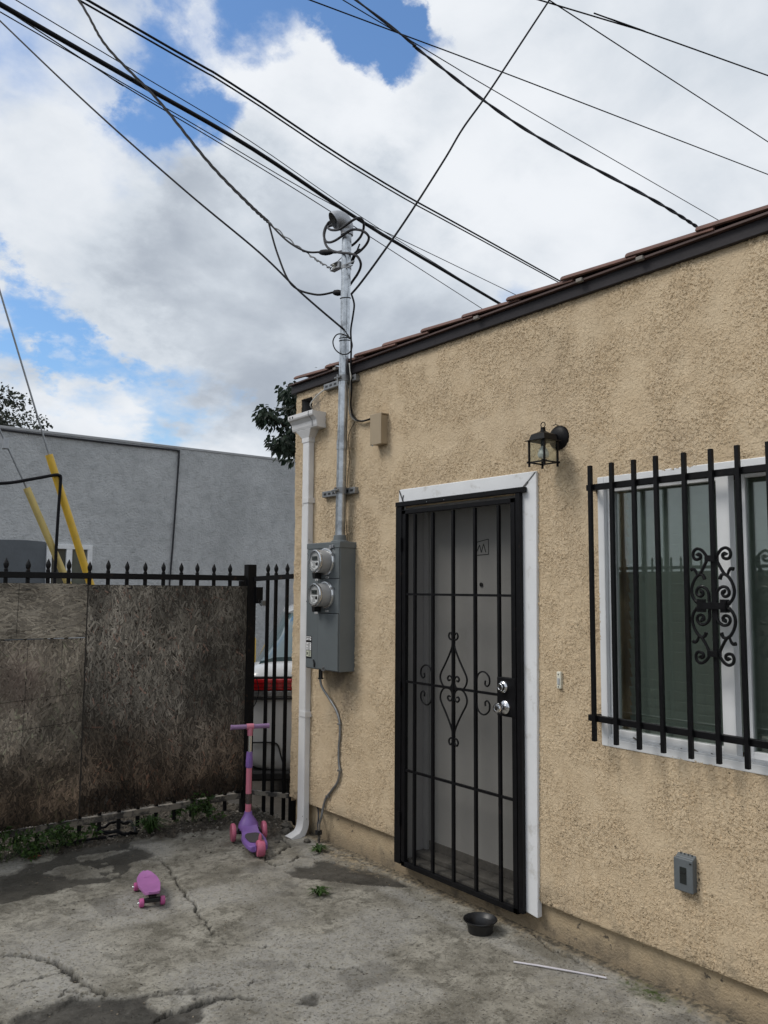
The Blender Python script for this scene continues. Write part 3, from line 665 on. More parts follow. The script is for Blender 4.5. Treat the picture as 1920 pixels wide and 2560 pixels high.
for sy in (1, -1):
    for sz in (1, -1):
        MB().tube(smoothpath(flat(scroll_half(sy, sz)), 5), .0052, 8).build('scroll', M_BLACK, sdr, smooth=True)
        bx_ = 3.566-.008 if sy > 0 else 3.221+.008
        bx_ = 3.574 if sy > 0 else 3.213
        pts = [(bx_, cZ+sz*.050), (bx_+sy*.006, cZ+sz*.085), (bx_+sy*.03, cZ+sz*.108), (bx_+sy*.062, cZ+sz*.110), (bx_+sy*.092, cZ+sz*.088), (bx_+sy*.096, cZ+sz*.055), (bx_+sy*.080, cZ+sz*.038), (bx_+sy*.064, cZ+sz*.046), (bx_+sy*.066, cZ+sz*.066)]
        MB().tube(smoothpath(flat(pts), 5), .0048, 8).build('scroll', M_BLACK, sdr, smooth=True)

# ---- window
win = MB()
fw_ = .036
win.box(-.010, .085, WY1-fw_, WY1, WZ0, WZ1).box(-.010, .085, WY0, WY0+fw_, WZ0, WZ1).box(-.010, .085, WY0+fw_, WY1-fw_, WZ1-fw_, WZ1).box(-.010, .085, WY0+fw_, WY1-fw_, WZ0, WZ0+fw_)
win = win.build('window', M_VINYL, house, bevel=.003)
MB().box(.012, .050, 2.352, 2.386, 1.012, 2.174).box(.012, .050, 1.835, 2.352, 2.140, 2.174).box(.012, .050, 1.835, 2.352, 1.012, 1.052).box(.004, .050, 1.778, 1.835, 1.012, 2.174).build('sash', M_VINYL, win, bevel=.003)
MB().box(.054, .084, 1.735, 1.777, 1.012, 2.174).box(.054, .084, .838, 1.735, 2.146, 2.174).box(.054, .084, .838, 1.735, 1.012, 1.044).box(.054, .084, .838, .872, 1.044, 2.146).build('sash', M_VINYL, win, bevel=.003)
MB().box(-.006, .012, .84, 2.388, 1.0105, 1.018).box(.002, .006, .84, 2.388, 1.018, 1.028).build('sill_track', M_VINYL, win, bevel=.001)
MB().box(.0285, .0335, 1.835, 2.352, 1.052, 2.140).build('pane', M_GLASS, win)
MB().box(.0665, .0715, .872, 1.735, 1.044, 2.146).build('pane', M_GLASS, win)
for y_, z_, l_ in ((2.25, 1.035, .02), (2.02, 1.024, .012), (1.96, 1.03, .03), (1.88, 1.024, .015), (2.12, 1.03, .01)):
    MB().obox((-.001, y_, z_-.008), (.006, l_, .005), Matrix.Rotation(.4, 3, 'X')).build('sill_debris', M_SILL, win)
s0 = None
for i in range(26):
    if s0 is None:
        s0 = MB().obox((.135, 1.612, 1.040), (.050, 1.50, .0022), Matrix.Rotation(R(66), 3, 'Y')).build('blind_slat', M_BLIND, win, bevel=.0008)
    else: inst(s0, win, (0, random.uniform(-.004, .004), i*.0435), (0, 0, R(random.uniform(-.12, .12))))
for y_ in (2.29, 2.12, 1.60, 1.15):
    MB().tube([(.108, y_, 1.03), (.108, y_+.002, 1.6), (.108, y_, 2.14)], .0012, 5).build('blind_cord', M_BLIND, win)
# ---- window guard
wg = MB().box(-.078, -.054, .70, 2.436, 2.144, 2.172).build('window_guard', M_BLACK, house, bevel=.002)
MB().box(-.078, -.054, .70, 2.446, 1.088, 1.116).build('rail', M_BLACK, wg, bevel=.002)
wb = [2.403, 2.287, 2.168, 2.046, 1.925, 1.804, 1.683, 1.562, 1.441, 1.32, 1.199, 1.078, .957, .836, .72]
g0 = MB().box(-.0975, -.0795, wb[0]-.009, wb[0]+.009, 1.003, 2.258).build('bar', M_BLACK, wg, bevel=.0015)
for i, y_ in enumerate(wb[1:]): inst(g0, wg, (0, y_-wb[0], random.uniform(-.002, .002)), (R(random.uniform(-.25, .25)), 0, 0))
for y_ in (2.43, .74):
    for z_ in (2.158, 1.102): MB().box(-.055, .004, y_-.008, y_+.008, z_-.012, z_+.012).build('anchor', M_BLACK, wg)
oy, oz, ox = 1.806, 1.622, -.091
KY, KZ = .000267, .000258
def ornpt(x_, y_): return (-(x_-590)*KY, (1130-y_)*KZ)
q1 = [ornpt(*p) for p in ((520, 400), (490, 330), (430, 260), (360, 235), (300, 270), (285, 340), (310, 395), (360, 405), (405, 380), (410, 335), (375, 318), (355, 345))]
q2 = [ornpt(*p) for p in ((510, 420), (460, 520), (395, 630), (330, 680), (275, 770), (245, 870), (250, 960), (290, 1045), (350, 1090))]
q3 = [ornpt(*p) for p in ((560, 1110), (530, 1060), (530, 960), (500, 880), (430, 835), (360, 850), (325, 910), (340, 965), (395, 985), (435, 950), (425, 905), (390, 910))]
q4 = [ornpt(*p) for p in ((345, 665), (325, 600), (290, 558), (245, 565))]
q5 = [ornpt(*p) for p in ((340, 675), (390, 645), (440, 655), (470, 720))]
orn = MB()
for sy in (1, -1):
    for sz in (1, -1):
        for q, ra in ((q1, None), (q2, None), (q3, None), (q4, 1), (q5, 1)):
            P = smoothpath([(ox, oy+sy*a_, oz+sz*b_) for a_, b_ in q], 4); n_ = len(P)
            rad = [.0066 if ra is None else .0045+.0042*i/n_ for i in range(n_)]
            if ra is None: rad[-3:] = [.009, .0105, .009]
            orn.tube(P, rad, 7)
for z_ in (oz+.190, oz-.190): orn.box(ox-.018, ox+.018, oy-.021, oy+.021, z_-.012, z_+.012)
orn.box(ox-.018, ox+.014, oy-.060, oy+.060, oz-.013, oz+.013)
for sy in (1, -1): orn.box(ox-.014, ox+.012, oy+sy*.050-.013, oy+sy*.050+.013, oz-.026, oz+.026)
orn.build('cast_scroll', M_BLACK, wg, smooth=True)

# ================================================================== fixtures on the wall
# ---- meter cabinet
mb = thing('meter_cabinet', 'grey steel cabinet with two round electric meters beside the downspout', 'meter box', (0, 4.55, 1.15))
X1 = -.130
MB().box(X1, -.004, 4.360, 4.740, 1.150, 1.960).build('enclosure', M_METERBOX, mb, bevel=.004)
MB().box(X1-.008, -.003, 4.354, 4.746, 1.945, 1.985).build('hood', M_METERBOX, mb, bevel=.004)
MB().box(X1-.007, X1-.0005, 4.598, 4.738, 1.156, 1.943).build('door_panel', M_METERBOX, mb, bevel=.002)
for z0_, z1_ in ((1.748, 1.943), (1.522, 1.744)): MB().box(X1-.006, X1-.0005, 4.364, 4.592, z0_, z1_).build('meter_panel', M_METERBOX, mb, bevel=.002)
MB().box(X1-.012, X1-.0005, 4.362, 4.592, 1.156, 1.518).build('lower_panel', M_METERBOX, mb, bevel=.004)
M_LCD = mat('meter_lcd', (.035, .04, .038), .25)
for zc_ in (1.858, 1.640):
    c = (X1-.006, 4.500, zc_)
    mt = MB().lathe([(.092, 0), (.092, .012), (.087, .020), (.080, .022), (.076, .022)], c, (-1, 0, 0), 36).build('meter', M_STEELR, mb, smooth=True)
    MB().lathe([(.0745, .018), (.0735, .080), (.071, .082), (.060, .0822)], c, (-1, 0, 0), 36, cap=False).build('barrel', M_METERBODY, mt, smooth=True)
    MB().lathe([(.0735, .082), (.0755, .086), (.0755, .098), (.071, .104), (.064, .104), (.064, .083)], c, (-1, 0, 0), 36, cap=False).build('bezel', M_STEELR, mt, smooth=True)
    MB().lathe([(.064, .088), (.064, .0935)], c, (-1, 0, 0), 32).build('faceplate', mat('meter_inner', (.42, .42, .42), .5), mt)
    xf = c[0]-.0955
    MB().prism([(4.500-.050, zc_-.002), (4.500+.050, zc_-.002), (4.500+.036, zc_-.042), (4.500, zc_-.056), (4.500-.036, zc_-.042)], 'x', xf-.001, xf+.001).build('nameplate', M_METERFACE, mt)
    MB().box(xf-.004, xf, 4.474, 4.530, zc_+.008, zc_+.032).build('display', M_LCD, mt)
    pr = MB()
    for i in range(5): pr.box(xf-.0022, xf-.0012, 4.492, 4.530-.006*(i % 3), zc_-.010-.008*i, zc_-.0075-.008*i)
    pr.box(xf-.0022, xf-.0012, 4.463, 4.488, zc_-.028, zc_-.008); pr.build('printed_lines', M_DARK, mt)
    MB().lathe([(.064, .1035), (.030, .1075), (.001, .109)], c, (-1, 0, 0), 32, cap=False).build('glass_cover', M_METERGLASS, mt, smooth=True)
    MB().prism([(4.556, zc_-.060), (4.598, zc_-.072), (4.590, zc_-.112), (4.566, zc_-.112)], 'x', X1-.060, X1-.008).build('dark_wedge', M_DARK, mt, bevel=.003)  # small dark wedge below each meter, towards its left
    MB().box(X1-.030, X1-.012, 4.412, 4.424, zc_+.040, zc_+.052).build('seal_tag', M_CAST, mt)
    MB().box(X1-.0085, X1-.0068, 4.476, 4.510, zc_-.1095, zc_-.0985).build('unit_label', M_METERFACE, mt)
    MB().box(X1-.0095, X1-.0072, 4.602, 4.634, zc_-.126, zc_-.114).build('unit_label', M_METERFACE, mt)
    pr = MB(); pr.box(X1-.0098, X1-.0087, 4.482, 4.505, zc_-.1065, zc_-.1015).box(X1-.0108, X1-.0097, 4.608, 4.628, zc_-.1225, zc_-.1175).build('label_print', M_DARK, mt)
MB().box(X1-.0025, X1-.0002, 4.5915, 4.5985, 1.156, 1.943).box(X1-.0025, X1-.0002, 4.364, 4.592, 1.7435, 1.7485).box(X1-.0025, X1-.0002, 4.364, 4.592, 1.5175, 1.5225).build('panel_gap', M_DARK, mb)
stk = MB().box(X1-.0085, X1-.0071, 4.668, 4.735, 1.218, 1.365).build('warning_sticker', M_DARK, mb)
MB().box(X1-.0098, X1-.0086, 4.673, 4.730, 1.352, 1.361).box(X1-.0098, X1-.0086, 4.673, 4.730, 1.337, 1.348).box(X1-.0098, X1-.0086, 4.673, 4.730, 1.272, 1.322).build('white_panel', M_METERFACE, stk)
MB().box(X1-.0098, X1-.0086, 4.673, 4.730, 1.229, 1.268).build('white_panel', mat('sticker_cream', (.55, .57, .46), .6), stk)
pr = MB()
for i, z_ in enumerate((1.3565, 1.342, 1.317, 1.309, 1.301, 1.293, 1.285, 1.277)): pr.box(X1-.0106, X1-.0099, 4.680+.006*(i % 2), 4.724-.007*(i % 3), z_-.0016, z_+.0016)
for i in range(5): pr.box(X1-.0106, X1-.0099, 4.678, 4.702, 1.234+.007*i, 1.2365+.007*i)
pr.box(X1-.0106, X1-.0099, 4.711, 4.723, 1.240, 1.258).build('sticker_print', M_DARK, stk)
for y_, z_ in ((4.732, 1.915), (4.734, 1.595), (4.565, 1.166)): MB().lathe([(.005, 0), (.004, .004)], (X1-.007, y_, z_), (-1, 0, 0), 10).build('screw', M_CHROME, mb)
MB().lathe([(.012, 0), (.012, .004)], (X1-.012, 4.515, 1.170), (-1, 0, 0), 14).box(X1-.016, X1-.012, 4.50, 4.535, 1.148, 1.165).build('hasp', M_GALVD, mb)
MB().box(X1-.020, X1-.008, 4.440, 4.462, 1.940, 1.962).box(X1-.020, X1-.008, 4.418, 4.432, 1.945, 1.966).build('hood_latch', M_CAST, mb, bevel=.003)
MB().tube(smoothpath([(X1-.010, 4.640, 1.205), (X1-.016, 4.632, 1.21), (X1-.014, 4.626, 1.19), (X1-.012, 4.628, 1.165)], 4), .005, 6).build('seal_loop', M_DARK, mb, smooth=True)
MB().lathe([(.060, 0), (.060, .006), (.045, .014), (.041, .045), (.036, .047)], (-.072, 4.447, 1.985), (0, 0, 1), 24).build('conduit_hub', M_METERBOX, mb, smooth=True)

# ---- service mast
ms_ = thing('service_mast', 'tall galvanised steel service mast with coiled cables at its weatherhead', 'service mast', (-.072, 4.447, 2.03))
def mastp(z): return Vector((-.072-.004*(z-2), 4.447-.0255*(z-2.03), z))
MB().tube([mastp(2.028), mastp(2.6), mastp(3.4), mastp(4.10)], .0325, 22).build('pipe', M_GALV, ms_, smooth=True)
MB().tube([mastp(2.60), mastp(2.66)], .0365, 22).build('coupling', M_GALV, ms_, smooth=True)
for z_ in (2.325, 3.078):
    MB().box(-.040, -.003, 4.335, 4.715, z_-.021, z_+.021).build('strut', M_GALVD, ms_, bevel=.003)
    for i in range(7): MB().box(-.0412, -.0395, 4.352+.052*i, 4.380+.052*i, z_-.007, z_+.007).build('strut_slot', M_DARK, ms_)
    p = mastp(z_); MB().tube([p+Vector((0, 0, -.020)), p+Vector((0, 0, .020))], .0375, 22).box(p.x-.052, p.x+.030, p.y-.0055, p.y+.0055, z_-.019, z_+.019).build('pipe_clamp', M_GALVD, ms_, smooth=True)
    MB().lathe([(.008, 0), (.008, .07)], (p.x-.046, p.y-.034, z_), (0, 1, 0), 6).build('clamp_bolt', M_GALVD, ms_)
hd = mastp(4.06); od = Vector((-.90, .44, 0))
rings = []; RA = .060
for i in range(11):
    t = i/10; ang = R(122)*t; w_ = .042+.028*math.sin(min(t*1.5, 1)*math.pi/2); hh = .042+.020*math.sin(min(t*1.3, 1)*math.pi/2)
    cpt = hd+Vector((0, 0, .03))+od*(RA*(1-math.cos(ang)))+Vector((0, 0, RA*1.15*math.sin(ang)))
    tn = (od*math.sin(ang)+Vector((0, 0, math.cos(ang)))).normalized(); sd_ = Vector((od.y, -od.x, 0)); nn = sd_.cross(tn)
    rings.append([tuple(cpt+sd_*w_*math.cos(2*math.pi*j/22)+nn*hh*math.sin(2*math.pi*j/22)) for j in range(22)])
MB().loft([[tuple(hd+Vector((.042*math.cos(2*math.pi*j/22), .042*math.sin(2*math.pi*j/22), 0))) for j in range(22)]][:0]+rings, cap=False).tube([hd, hd+Vector((0, 0, .045))], .0425, 22).build('weatherhead', M_CAST, ms_, smooth=True)
cc = sum((Vector(q) for q in rings[8]), Vector())/22
MB().add([tuple(cc+(Vector(q)-cc)*.98) for q in rings[8]], [tuple(range(22))]).build('insulating_plate', M_DARK, ms_)
LA = [(-0.07, 4.53, 4.195), (-0.09, 4.614, 4.213), (-0.1, 4.646, 4.157), (-0.11, 4.61, 4.087), (-0.12, 4.543, 4.05), (-0.125, 4.465, 4.036), (-0.125, 4.366, 4.042), (-0.125, 4.308, 4.046), (-0.12, 4.25, 4.039), (-0.1, 4.191, 4.015), (-0.08, 4.162, 3.984), (-0.06, 4.174, 3.965), (-0.05, 4.223, 3.94), (-0.04, 4.314, 3.925), (-0.03, 4.372, 3.941)]
LB = [(-0.07, 4.52, 4.185), (-0.1, 4.589, 4.185), (-0.13, 4.525, 4.132), (-0.15, 4.407, 4.082), (-0.16, 4.317, 4.071), (-0.15, 4.231, 4.086), (-0.12, 4.208, 4.102), (-0.08, 4.215, 4.098), (-0.05, 4.246, 4.067), (-0.02, 4.321, 4.04), (-0.01, 4.419, 4.022), (-0.01, 4.473, 4.026), (-0.02, 4.523, 4.01), (-0.05, 4.573, 4.007), (-0.08, 4.66, 4.03)]
LC = [(-0.07, 4.53, 4.205), (-0.09, 4.595, 4.223), (-0.1, 4.627, 4.176), (-0.11, 4.626, 4.12), (-0.12, 4.59, 4.049), (-0.125, 4.52, 3.986), (-0.125, 4.427, 3.939), (-0.125, 4.305, 3.892), (-0.11, 4.239, 3.858), (-0.09, 4.223, 3.816), (-0.06, 4.265, 3.798), (-0.03, 4.334, 3.787), (-0.02, 4.395, 3.765), (-.04, 4.46, 3.70)]
for q in (LA, LB, LC): MB().tube(smoothpath(q, 5), .0085, 9).build('cable_loop', M_WIREG, ms_, smooth=True)
MB().tube(smoothpath([(-.04, 4.300, 3.935), (-.035, 4.345, 3.935), (-.03, 4.39, 3.91), (-.03, 4.40, 3.875)], 4), [.012]*12+[.010], 8).bar((-.04, 4.33, 3.945), (-.045, 4.295, 3.975), .008).build('splice_cover', M_WIRE, ms_, smooth=True)
def splice(a, b):
    a = Vector(a); b = Vector(b); MB().tube([a, a.lerp(b, .2), a.lerp(b, .45), a.lerp(b, .75), b], [.008, .019, .022, .018, .009], 9).build('splice_cover', M_WIRE, ms_, smooth=True)
splice((-.086, 4.725, 4.047), (-.075, 4.565, 3.998)); splice((-.095, 4.530, 3.697), (-.075, 4.440, 3.672))
ip = mastp(3.835)
MB().tube([ip+Vector((0, 0, -.012)), ip+Vector((0, 0, .012))], .0355, 20).bar(ip+Vector((-.02, -.03, .010)), ip+Vector((-.02, -.12, .004)), .008).bar(ip+Vector((-.02, -.03, -.014)), ip+Vector((-.02, -.10, -.018)), .007).build('insulator_clamp', M_GALVD, ms_, smooth=True)
MB().box(ip.x-.045, ip.x-.005, ip.y+.050, ip.y+.130, 3.840, 3.846).box(ip.x-.045, ip.x-.005, ip.y+.050, ip.y+.130, 3.880, 3.886).box(ip.x-.035, ip.x-.015, ip.y+.034, ip.y+.056, 3.840, 3.886).build('clevis', M_GALVD, ms_, bevel=.002)
MB().lathe([(.018, 0), (.020, .008), (.012, .014), (.012, .022), (.020, .028), (.018, .034)], (ip.x-.025, ip.y+.100, 3.846), (0, 0, 1), 16).build('insulator', M_PORC, ms_, smooth=True)
for z_ in (3.625, 3.352, 3.335):
    p = mastp(z_); MB().tube([p+Vector((.035*math.cos(a), .035*math.sin(a), .006*math.sin(a+1))) for a in np.linspace(0, 2*math.pi, 24, endpoint=False)], .0028, 6, closed=True).build('cable_tie', M_WIRE, ms_)

# ---- cables that run down the mast and along the wall
def cable(name, pts, rad, material, label, n=6, sides=8, group=None):
    p0 = Vector(pts[0]); o = MB().tube(smoothpath(pts, n), rad, sides).build(name, material, None, smooth='full', loc=p0)
    return tag(o, label, 'cable', group)
cable('coaxial_cable', [(-0.12, 4.36, 3.39), (-0.12, 4.289, 3.31), (-0.13, 4.341, 3.349), (-0.13, 4.425, 3.37), (-0.13, 4.472, 3.337), (-0.13, 4.448, 3.277), (-0.13, 4.372, 3.225), (-0.125, 4.296, 3.214), (-0.11, 4.278, 3.26), (-0.115, 4.30, 3.32), (-.13, 4.37, 3.36)], .0042, M_WIRE, 'black coaxial cable looped in a ring around the mast')
cable('coaxial_cable', [(-0.09, 4.323, 3.63), (-0.08, 4.303, 3.556), (-0.08, 4.315, 3.481), (-0.08, 4.338, 3.388), (-0.08, 4.331, 3.288), (-0.08, 4.333, 3.142), (-0.05, 4.365, 3.007), (-0.032, 4.397, 2.899), (-0.032, 4.364, 2.815), (-0.032, 4.275, 2.772), (-0.032, 4.13, 2.776)], .0062, M_WIRE, 'thick black cable running down the mast into the tan box')
cable('coaxial_cable', [(-0.085, 4.342, 3.164), (-0.07, 4.346, 3.069), (-0.04, 4.395, 3.025), (-0.022, 4.435, 2.926), (-0.022, 4.411, 2.834), (-0.022, 4.345, 2.789), (-0.022, 4.257, 2.775), (-0.022, 4.13, 2.768)], .0050, M_WIREW, 'white cable bending beside the mast into the tan box')
cable('coaxial_cable', [(-0.02, 4.423, 3.033), (-0.02, 4.542, 3.071), (-0.02, 4.665, 3.08), (-0.03, 4.794, 3.046), (-0.03, 4.89, 3.0), (-0.01, 4.917, 2.981), (0.03, 4.94, 2.966), (.1, 4.96, 2.962)], .0045, M_WIREW, 'white cable arching from the mast into the scupper hole')
cable('ground_wire', [(-0.03, 4.348, 2.783), (-0.022, 4.423, 2.718), (-0.022, 4.433, 2.641), (-0.022, 4.415, 2.551), (-0.03, 4.423, 2.435), (-0.03, 4.437, 2.291), (-0.03, 4.44, 2.146), (-.03, 4.42, 1.99)], .0022, M_WIRE, 'thin dark wire hanging down the wall behind the mast')

# ---- downspout with leader head
ds = thing('downspout', 'white rain downspout with a gutter-shaped leader head at the house corner', 'downspout', (-.03, 4.91, 0))
MB().box(-.055, -.006, 4.868, 4.950, .10, 2.775).build('pipe', M_DOWNSP, ds, bevel=.008, seg=3)
prof = [(-.004, 2.912), (-.004, 2.800), (-.060, 2.800), (-.078, 2.806), (-.084, 2.822), (-.088, 2.850), (-.104, 2.872), (-.118, 2.880), (-.122, 2.890), (-.122, 2.915), (-.112, 2.915), (-.110, 2.893), (-.095, 2.880), (-.080, 2.858), (-.074, 2.830), (-.068, 2.815), (-.012, 2.812), (-.012, 2.912)]
MB().prism(prof, 'y', 4.728, 5.050).build('leader_head', M_DOWNSP, ds, bevel=.0015)
for y0_, y1_ in ((4.7265, 4.731), (5.048, 5.0525)): MB().prism([(-.006, 2.805), (-.064, 2.801), (-.078, 2.812), (-.086, 2.850), (-.104, 2.874), (-.118, 2.884), (-.119, 2.912), (-.006, 2.912)], 'y', y0_, y1_).build('end_cap', M_DOWNSP, ds)
def rect(x0, x1, y0, y1, z): return [(x0, y0, z), (x1, y0, z), (x1, y1, z), (x0, y1, z)]
MB().loft([rect(-.080, -.004, 4.810, 5.005, 2.803), rect(-.060, -.004, 4.862, 4.956, 2.748), rect(-.059, -.004, 4.863, 4.955, 2.715)]).build('outlet_funnel', M_DOWNSP, ds, bevel=.002)
MB().bar((-.124, 4.775, 2.912), (-.124, 4.778, 2.886), .003).bar((-.1235, 4.778, 2.888), (-.092, 4.776, 2.852), .003).bar((-.0915, 4.776, 2.855), (-.086, 4.78, 2.81), .003).build('seam', M_GALVD, ds)
for y_ in (5.02, 4.985): MB().box(-.124, -.1205, y_-.006, y_+.006, 2.892, 2.905).build('paint_chip', M_DARK, ds)
for z_ in (2.30, .82): MB().box(-.060, .000, 4.857, 4.8675, z_-.018, z_+.018).box(-.0595, -.0555, 4.8675, 4.93, z_-.018, z_+.018).build('strap', M_DOWNSP, ds, bevel=.001)
el = []
for i in range(6):
    a = R(62)*i/5; q = Vector((-.0305, 0, .105))+Vector((-.075*(1-math.cos(a)), 0, -.105*math.sin(a)))
    t = Vector((-math.sin(a), 0, -math.cos(a))); n_ = Vector((math.cos(a), 0, -math.sin(a))); hw = .0245
    el.append([tuple(q+n_*hw+Vector((0, 4.869, 0))), tuple(q+n_*hw+Vector((0, 4.949, 0))), tuple(q-n_*hw+Vector((0, 4.949, 0))), tuple(q-n_*hw+Vector((0, 4.869, 0)))])
last = el[-1]; d_ = Vector((-.88, 0, -.47))*.075; el.append([tuple(Vector(q)+d_+Vector((0, 0, .012))) for q in last])
eb = MB().loft(el, cap=False).build('elbow', M_DOWNSP, ds); sm = eb.modifiers.new('solid', 'SOLIDIFY'); sm.thickness = .003; sm.offset = -1
b_ = eb.modifiers.new('bevel', 'BEVEL'); b_.width = .003; b_.segments = 2
MB().lathe([(.003, 0), (.003, .003)], (-.055, 4.875, .14), (-1, 0, 0), 8).lathe([(.003, 0), (.003, .003)], (-.028, 4.868, .12), (0, -1, 0), 8).build('rivet', M_GALVD, ds)

# ---- tan telephone box
jb = thing('junction_box', 'small tan utility box on the wall right of the mast', 'utility box', (0, 4.075, 2.58))
MB().box(-.058, -.002, 4.026, 4.130, 2.590, 2.775).build('box_body', M_JBOX, jb, bevel=.004)
MB().box(-.068, -.0585, 4.020, 4.134, 2.586, 2.784).box(-.0675, -.004, 4.019, 4.135, 2.7755, 2.785).build('cover', M_JBOX, jb, bevel=.003)
MB().lathe([(.005, 0), (.005, .006)], (-.066, 4.108, 2.586), (0, 0, -1), 8).build('cover_screw', M_GALVD, jb)
MB().bar((-.0685, 4.115, 2.592), (-.0685, 4.122, 2.592), .002).build('cover_notch', M_DARK, jb)

# ---- wall lantern
wl = thing('wall_lantern', 'black lantern wall lamp with clear glass above the door corner', 'wall lamp', (0, 2.655, 2.43))
MB().lathe([(.062, .002), (.062, .008), (.056, .018), (.040, .026), (.018, .030), (.0, .031)], (0, 2.652, 2.435), (-1, 0, 0), 32, cap=False).build('back_plate', M_BLACK, wl, smooth=True)
MB().lathe([(.012, 0), (.012, .012), (.006, .016)], (-.03, 2.652, 2.432), (-1, 0, 0), 14).tube([(-.028, 2.652, 2.440), (-.05, 2.652, 2.440), (-.072, 2.655, 2.436)], .011, 10).build('arm', M_BLACK, wl, smooth=True)
LX, LY = -.122, 2.655
def sqr(h, z): return [(LX-h, LY-h, z), (LX+h, LY-h, z), (LX+h, LY+h, z), (LX-h, LY+h, z)]
MB().loft([sqr(.062, 2.404), sqr(.062, 2.408), sqr(.050, 2.410), sqr(.041, 2.438), sqr(.020, 2.448), sqr(.010, 2.455), sqr(.008, 2.468), sqr(.011, 2.470), sqr(.008, 2.473)]).build('cap', M_BLACK, wl, bevel=.001)
MB().tube([(LX+.0*math.cos(a), LY+.0135*math.cos(a), 2.485+.0135*math.sin(a)) for a in np.linspace(0, 2*math.pi, 24, endpoint=False)], .0024, 7, closed=True).build('hanging_ring', M_BLACK, wl, smooth=True)
p0_ = MB().box(LX-.052, LX-.044, LY-.052, LY-.044, 2.278, 2.406).build('post', M_BLACK, wl)
for a_, c_ in ((.096, 0), (0, .096), (.096, .096)): inst(p0_, wl, (a_, c_, 0))
MB().box(LX-.062, LX+.062, LY-.0515, LY-.0445, 2.296, 2.303).box(LX-.062, LX+.062, LY+.0445, LY+.0515, 2.296, 2.303).box(LX-.0515, LX-.0445, LY-.062, LY+.062, 2.2962, 2.3028).box(LX+.0445, LX+.0515, LY-.062, LY+.062, 2.2962, 2.3028).build('bottom_frame', M_BLACK, wl)
MB().box(LX-.047, LX-.0455, LY-.044, LY+.044, 2.304, 2.404).build('glass_panel', M_LAMPGLASS, wl)
MB().box(LX+.0455, LX+.047, LY-.044, LY+.044, 2.304, 2.404).build('glass_panel', M_LAMPGLASS, wl)
MB().box(LX-.044, LX+.044, LY-.047, LY-.0455, 2.304, 2.404).build('glass_panel', M_LAMPGLASS, wl)
MB().box(LX-.044, LX+.044, LY+.0455, LY+.047, 2.304, 2.404).build('glass_panel', M_LAMPGLASS, wl)
MB().lathe([(.013, 0), (.013, -.022), (.010, -.028)], (LX, LY, 2.408), (0, 0, 1), 14).build('socket', M_DARK, wl, smooth=True)
MB().lathe([(.010, .064), (.012, .058), (.020, .044), (.027, .028), (.028, .018), (.022, .006), (.010, .001), (.001, 0)], (LX, LY, 2.318), (0, 0, 1), 18).build('bulb', mat('frosted_bulb', (.62, .64, .62), .35), wl, smooth=True)
MB().tube([(-.004, 2.655, 2.497), (-.022, 2.660, 2.502), (-.03, 2.668, 2.495)], .002, 5).build('hook', M_BLACK, wl)

# ---- doorbell, outlet
db = thing('doorbell_button', 'small ivory doorbell button on the wall right of the door', 'doorbell', (0, 2.662, 1.21))
MB().box(-.022, -.001, 2.650, 2.676, 1.206, 1.288).build('housing', M_BELL, db, bevel=.004)
MB().box(-.0255, -.0225, 2.656, 2.668, 1.226, 1.258).build('push_button', mat('bell_push', (.40, .41, .42), .3), db, bevel=.002)
for z_ in (1.275, 1.216): MB().lathe([(.0028, 0), (.0028, .002)], (-.0222, 2.663, z_), (-1, 0, 0), 8).build('screw', M_DARK, db)
ot = thing('outlet_cover', 'grey weatherproof outlet cover low on the wall under the window', 'outlet', (0, 2.005, .45))
MB().prism([(-.004, .598), (-.004, .452), (-.030, .452), (-.030, .584)], 'y', 1.963, 2.046).build('box_body', M_OUTLET, ot, bevel=.004)
MB().box(-.040, -.031, 1.961, 2.049, .450, .582).build('lid', M_OUTLET, ot, bevel=.005, seg=3)
MB().box(-.0412, -.0396, 1.990, 2.020, .482, .548).build('lid_window', mat('smoked_window', (.018, .022, .022), .15), ot)
MB().box(-.0422, -.0410, 1.991, 2.019, .524, .527).build('lid_rib', M_DARK, ot)
for i in range(4): MB().lathe([(.003, 0), (.003, .002)], (-.0135, 1.978+.017*i, .5945), (-.47, 0, .88), 8).build('vent_hole', M_DARK, ot)
MB().box(-.0418, -.0398, 1.966, 1.975, .566, .571).build('lid_catch', M_DARK, ot)
MB().box(-.004, .004, 1.950, 2.050, .445, .600).build('gasket', M_DARK, ot)

# ---- flexible conduit to the ground rod
FX = [(-0.06, 4.672, 1.085), (-0.06, 4.673, 1.065), (-0.05, 4.664, 1.02), (-0.03, 4.612, 0.955), (-0.022, 4.546, 0.892), (-0.018, 4.507, 0.822), (-0.018, 4.5, 0.736), (-0.018, 4.51, 0.648), (-0.018, 4.508, 0.556), (-0.018, 4.496, 0.497), (-0.018, 4.521, 0.425), (-0.018, 4.598, 0.349), (-0.018, 4.653, 0.295), (-0.022, 4.678, 0.229), (-0.03, 4.685, 0.173), (-0.03, 4.71, 0.121), (-0.03, 4.715, 0.085)]
fx = thing('ground_conduit', 'flexible grey metal conduit snaking from the meter cabinet to the ground', 'conduit', (-.03, 4.70, .08))
SP = smoothpath(FX, 14); MB().tube(SP, [.0088 if i % 2 else .0072 for i in range(len(SP))], 8).build('flexible_tube', M_GALVD, fx, smooth='full')
MB().tube([(-.06, 4.672, 1.149), (-.06, 4.672, 1.085)], .014, 12).lathe([(.019, 0), (.019, .008)], (-.06, 4.672, 1.078), (0, 0, 1), 12).build('fitting', M_DARK, fx, smooth=True)
for y_, z_ in ((4.502, .80), (4.498, .505), (4.63, .315)): MB().box(-.030, -.002, y_-.012, y_+.012, z_-.006, z_+.006).build('strap', M_GALVD, fx, bevel=.001)
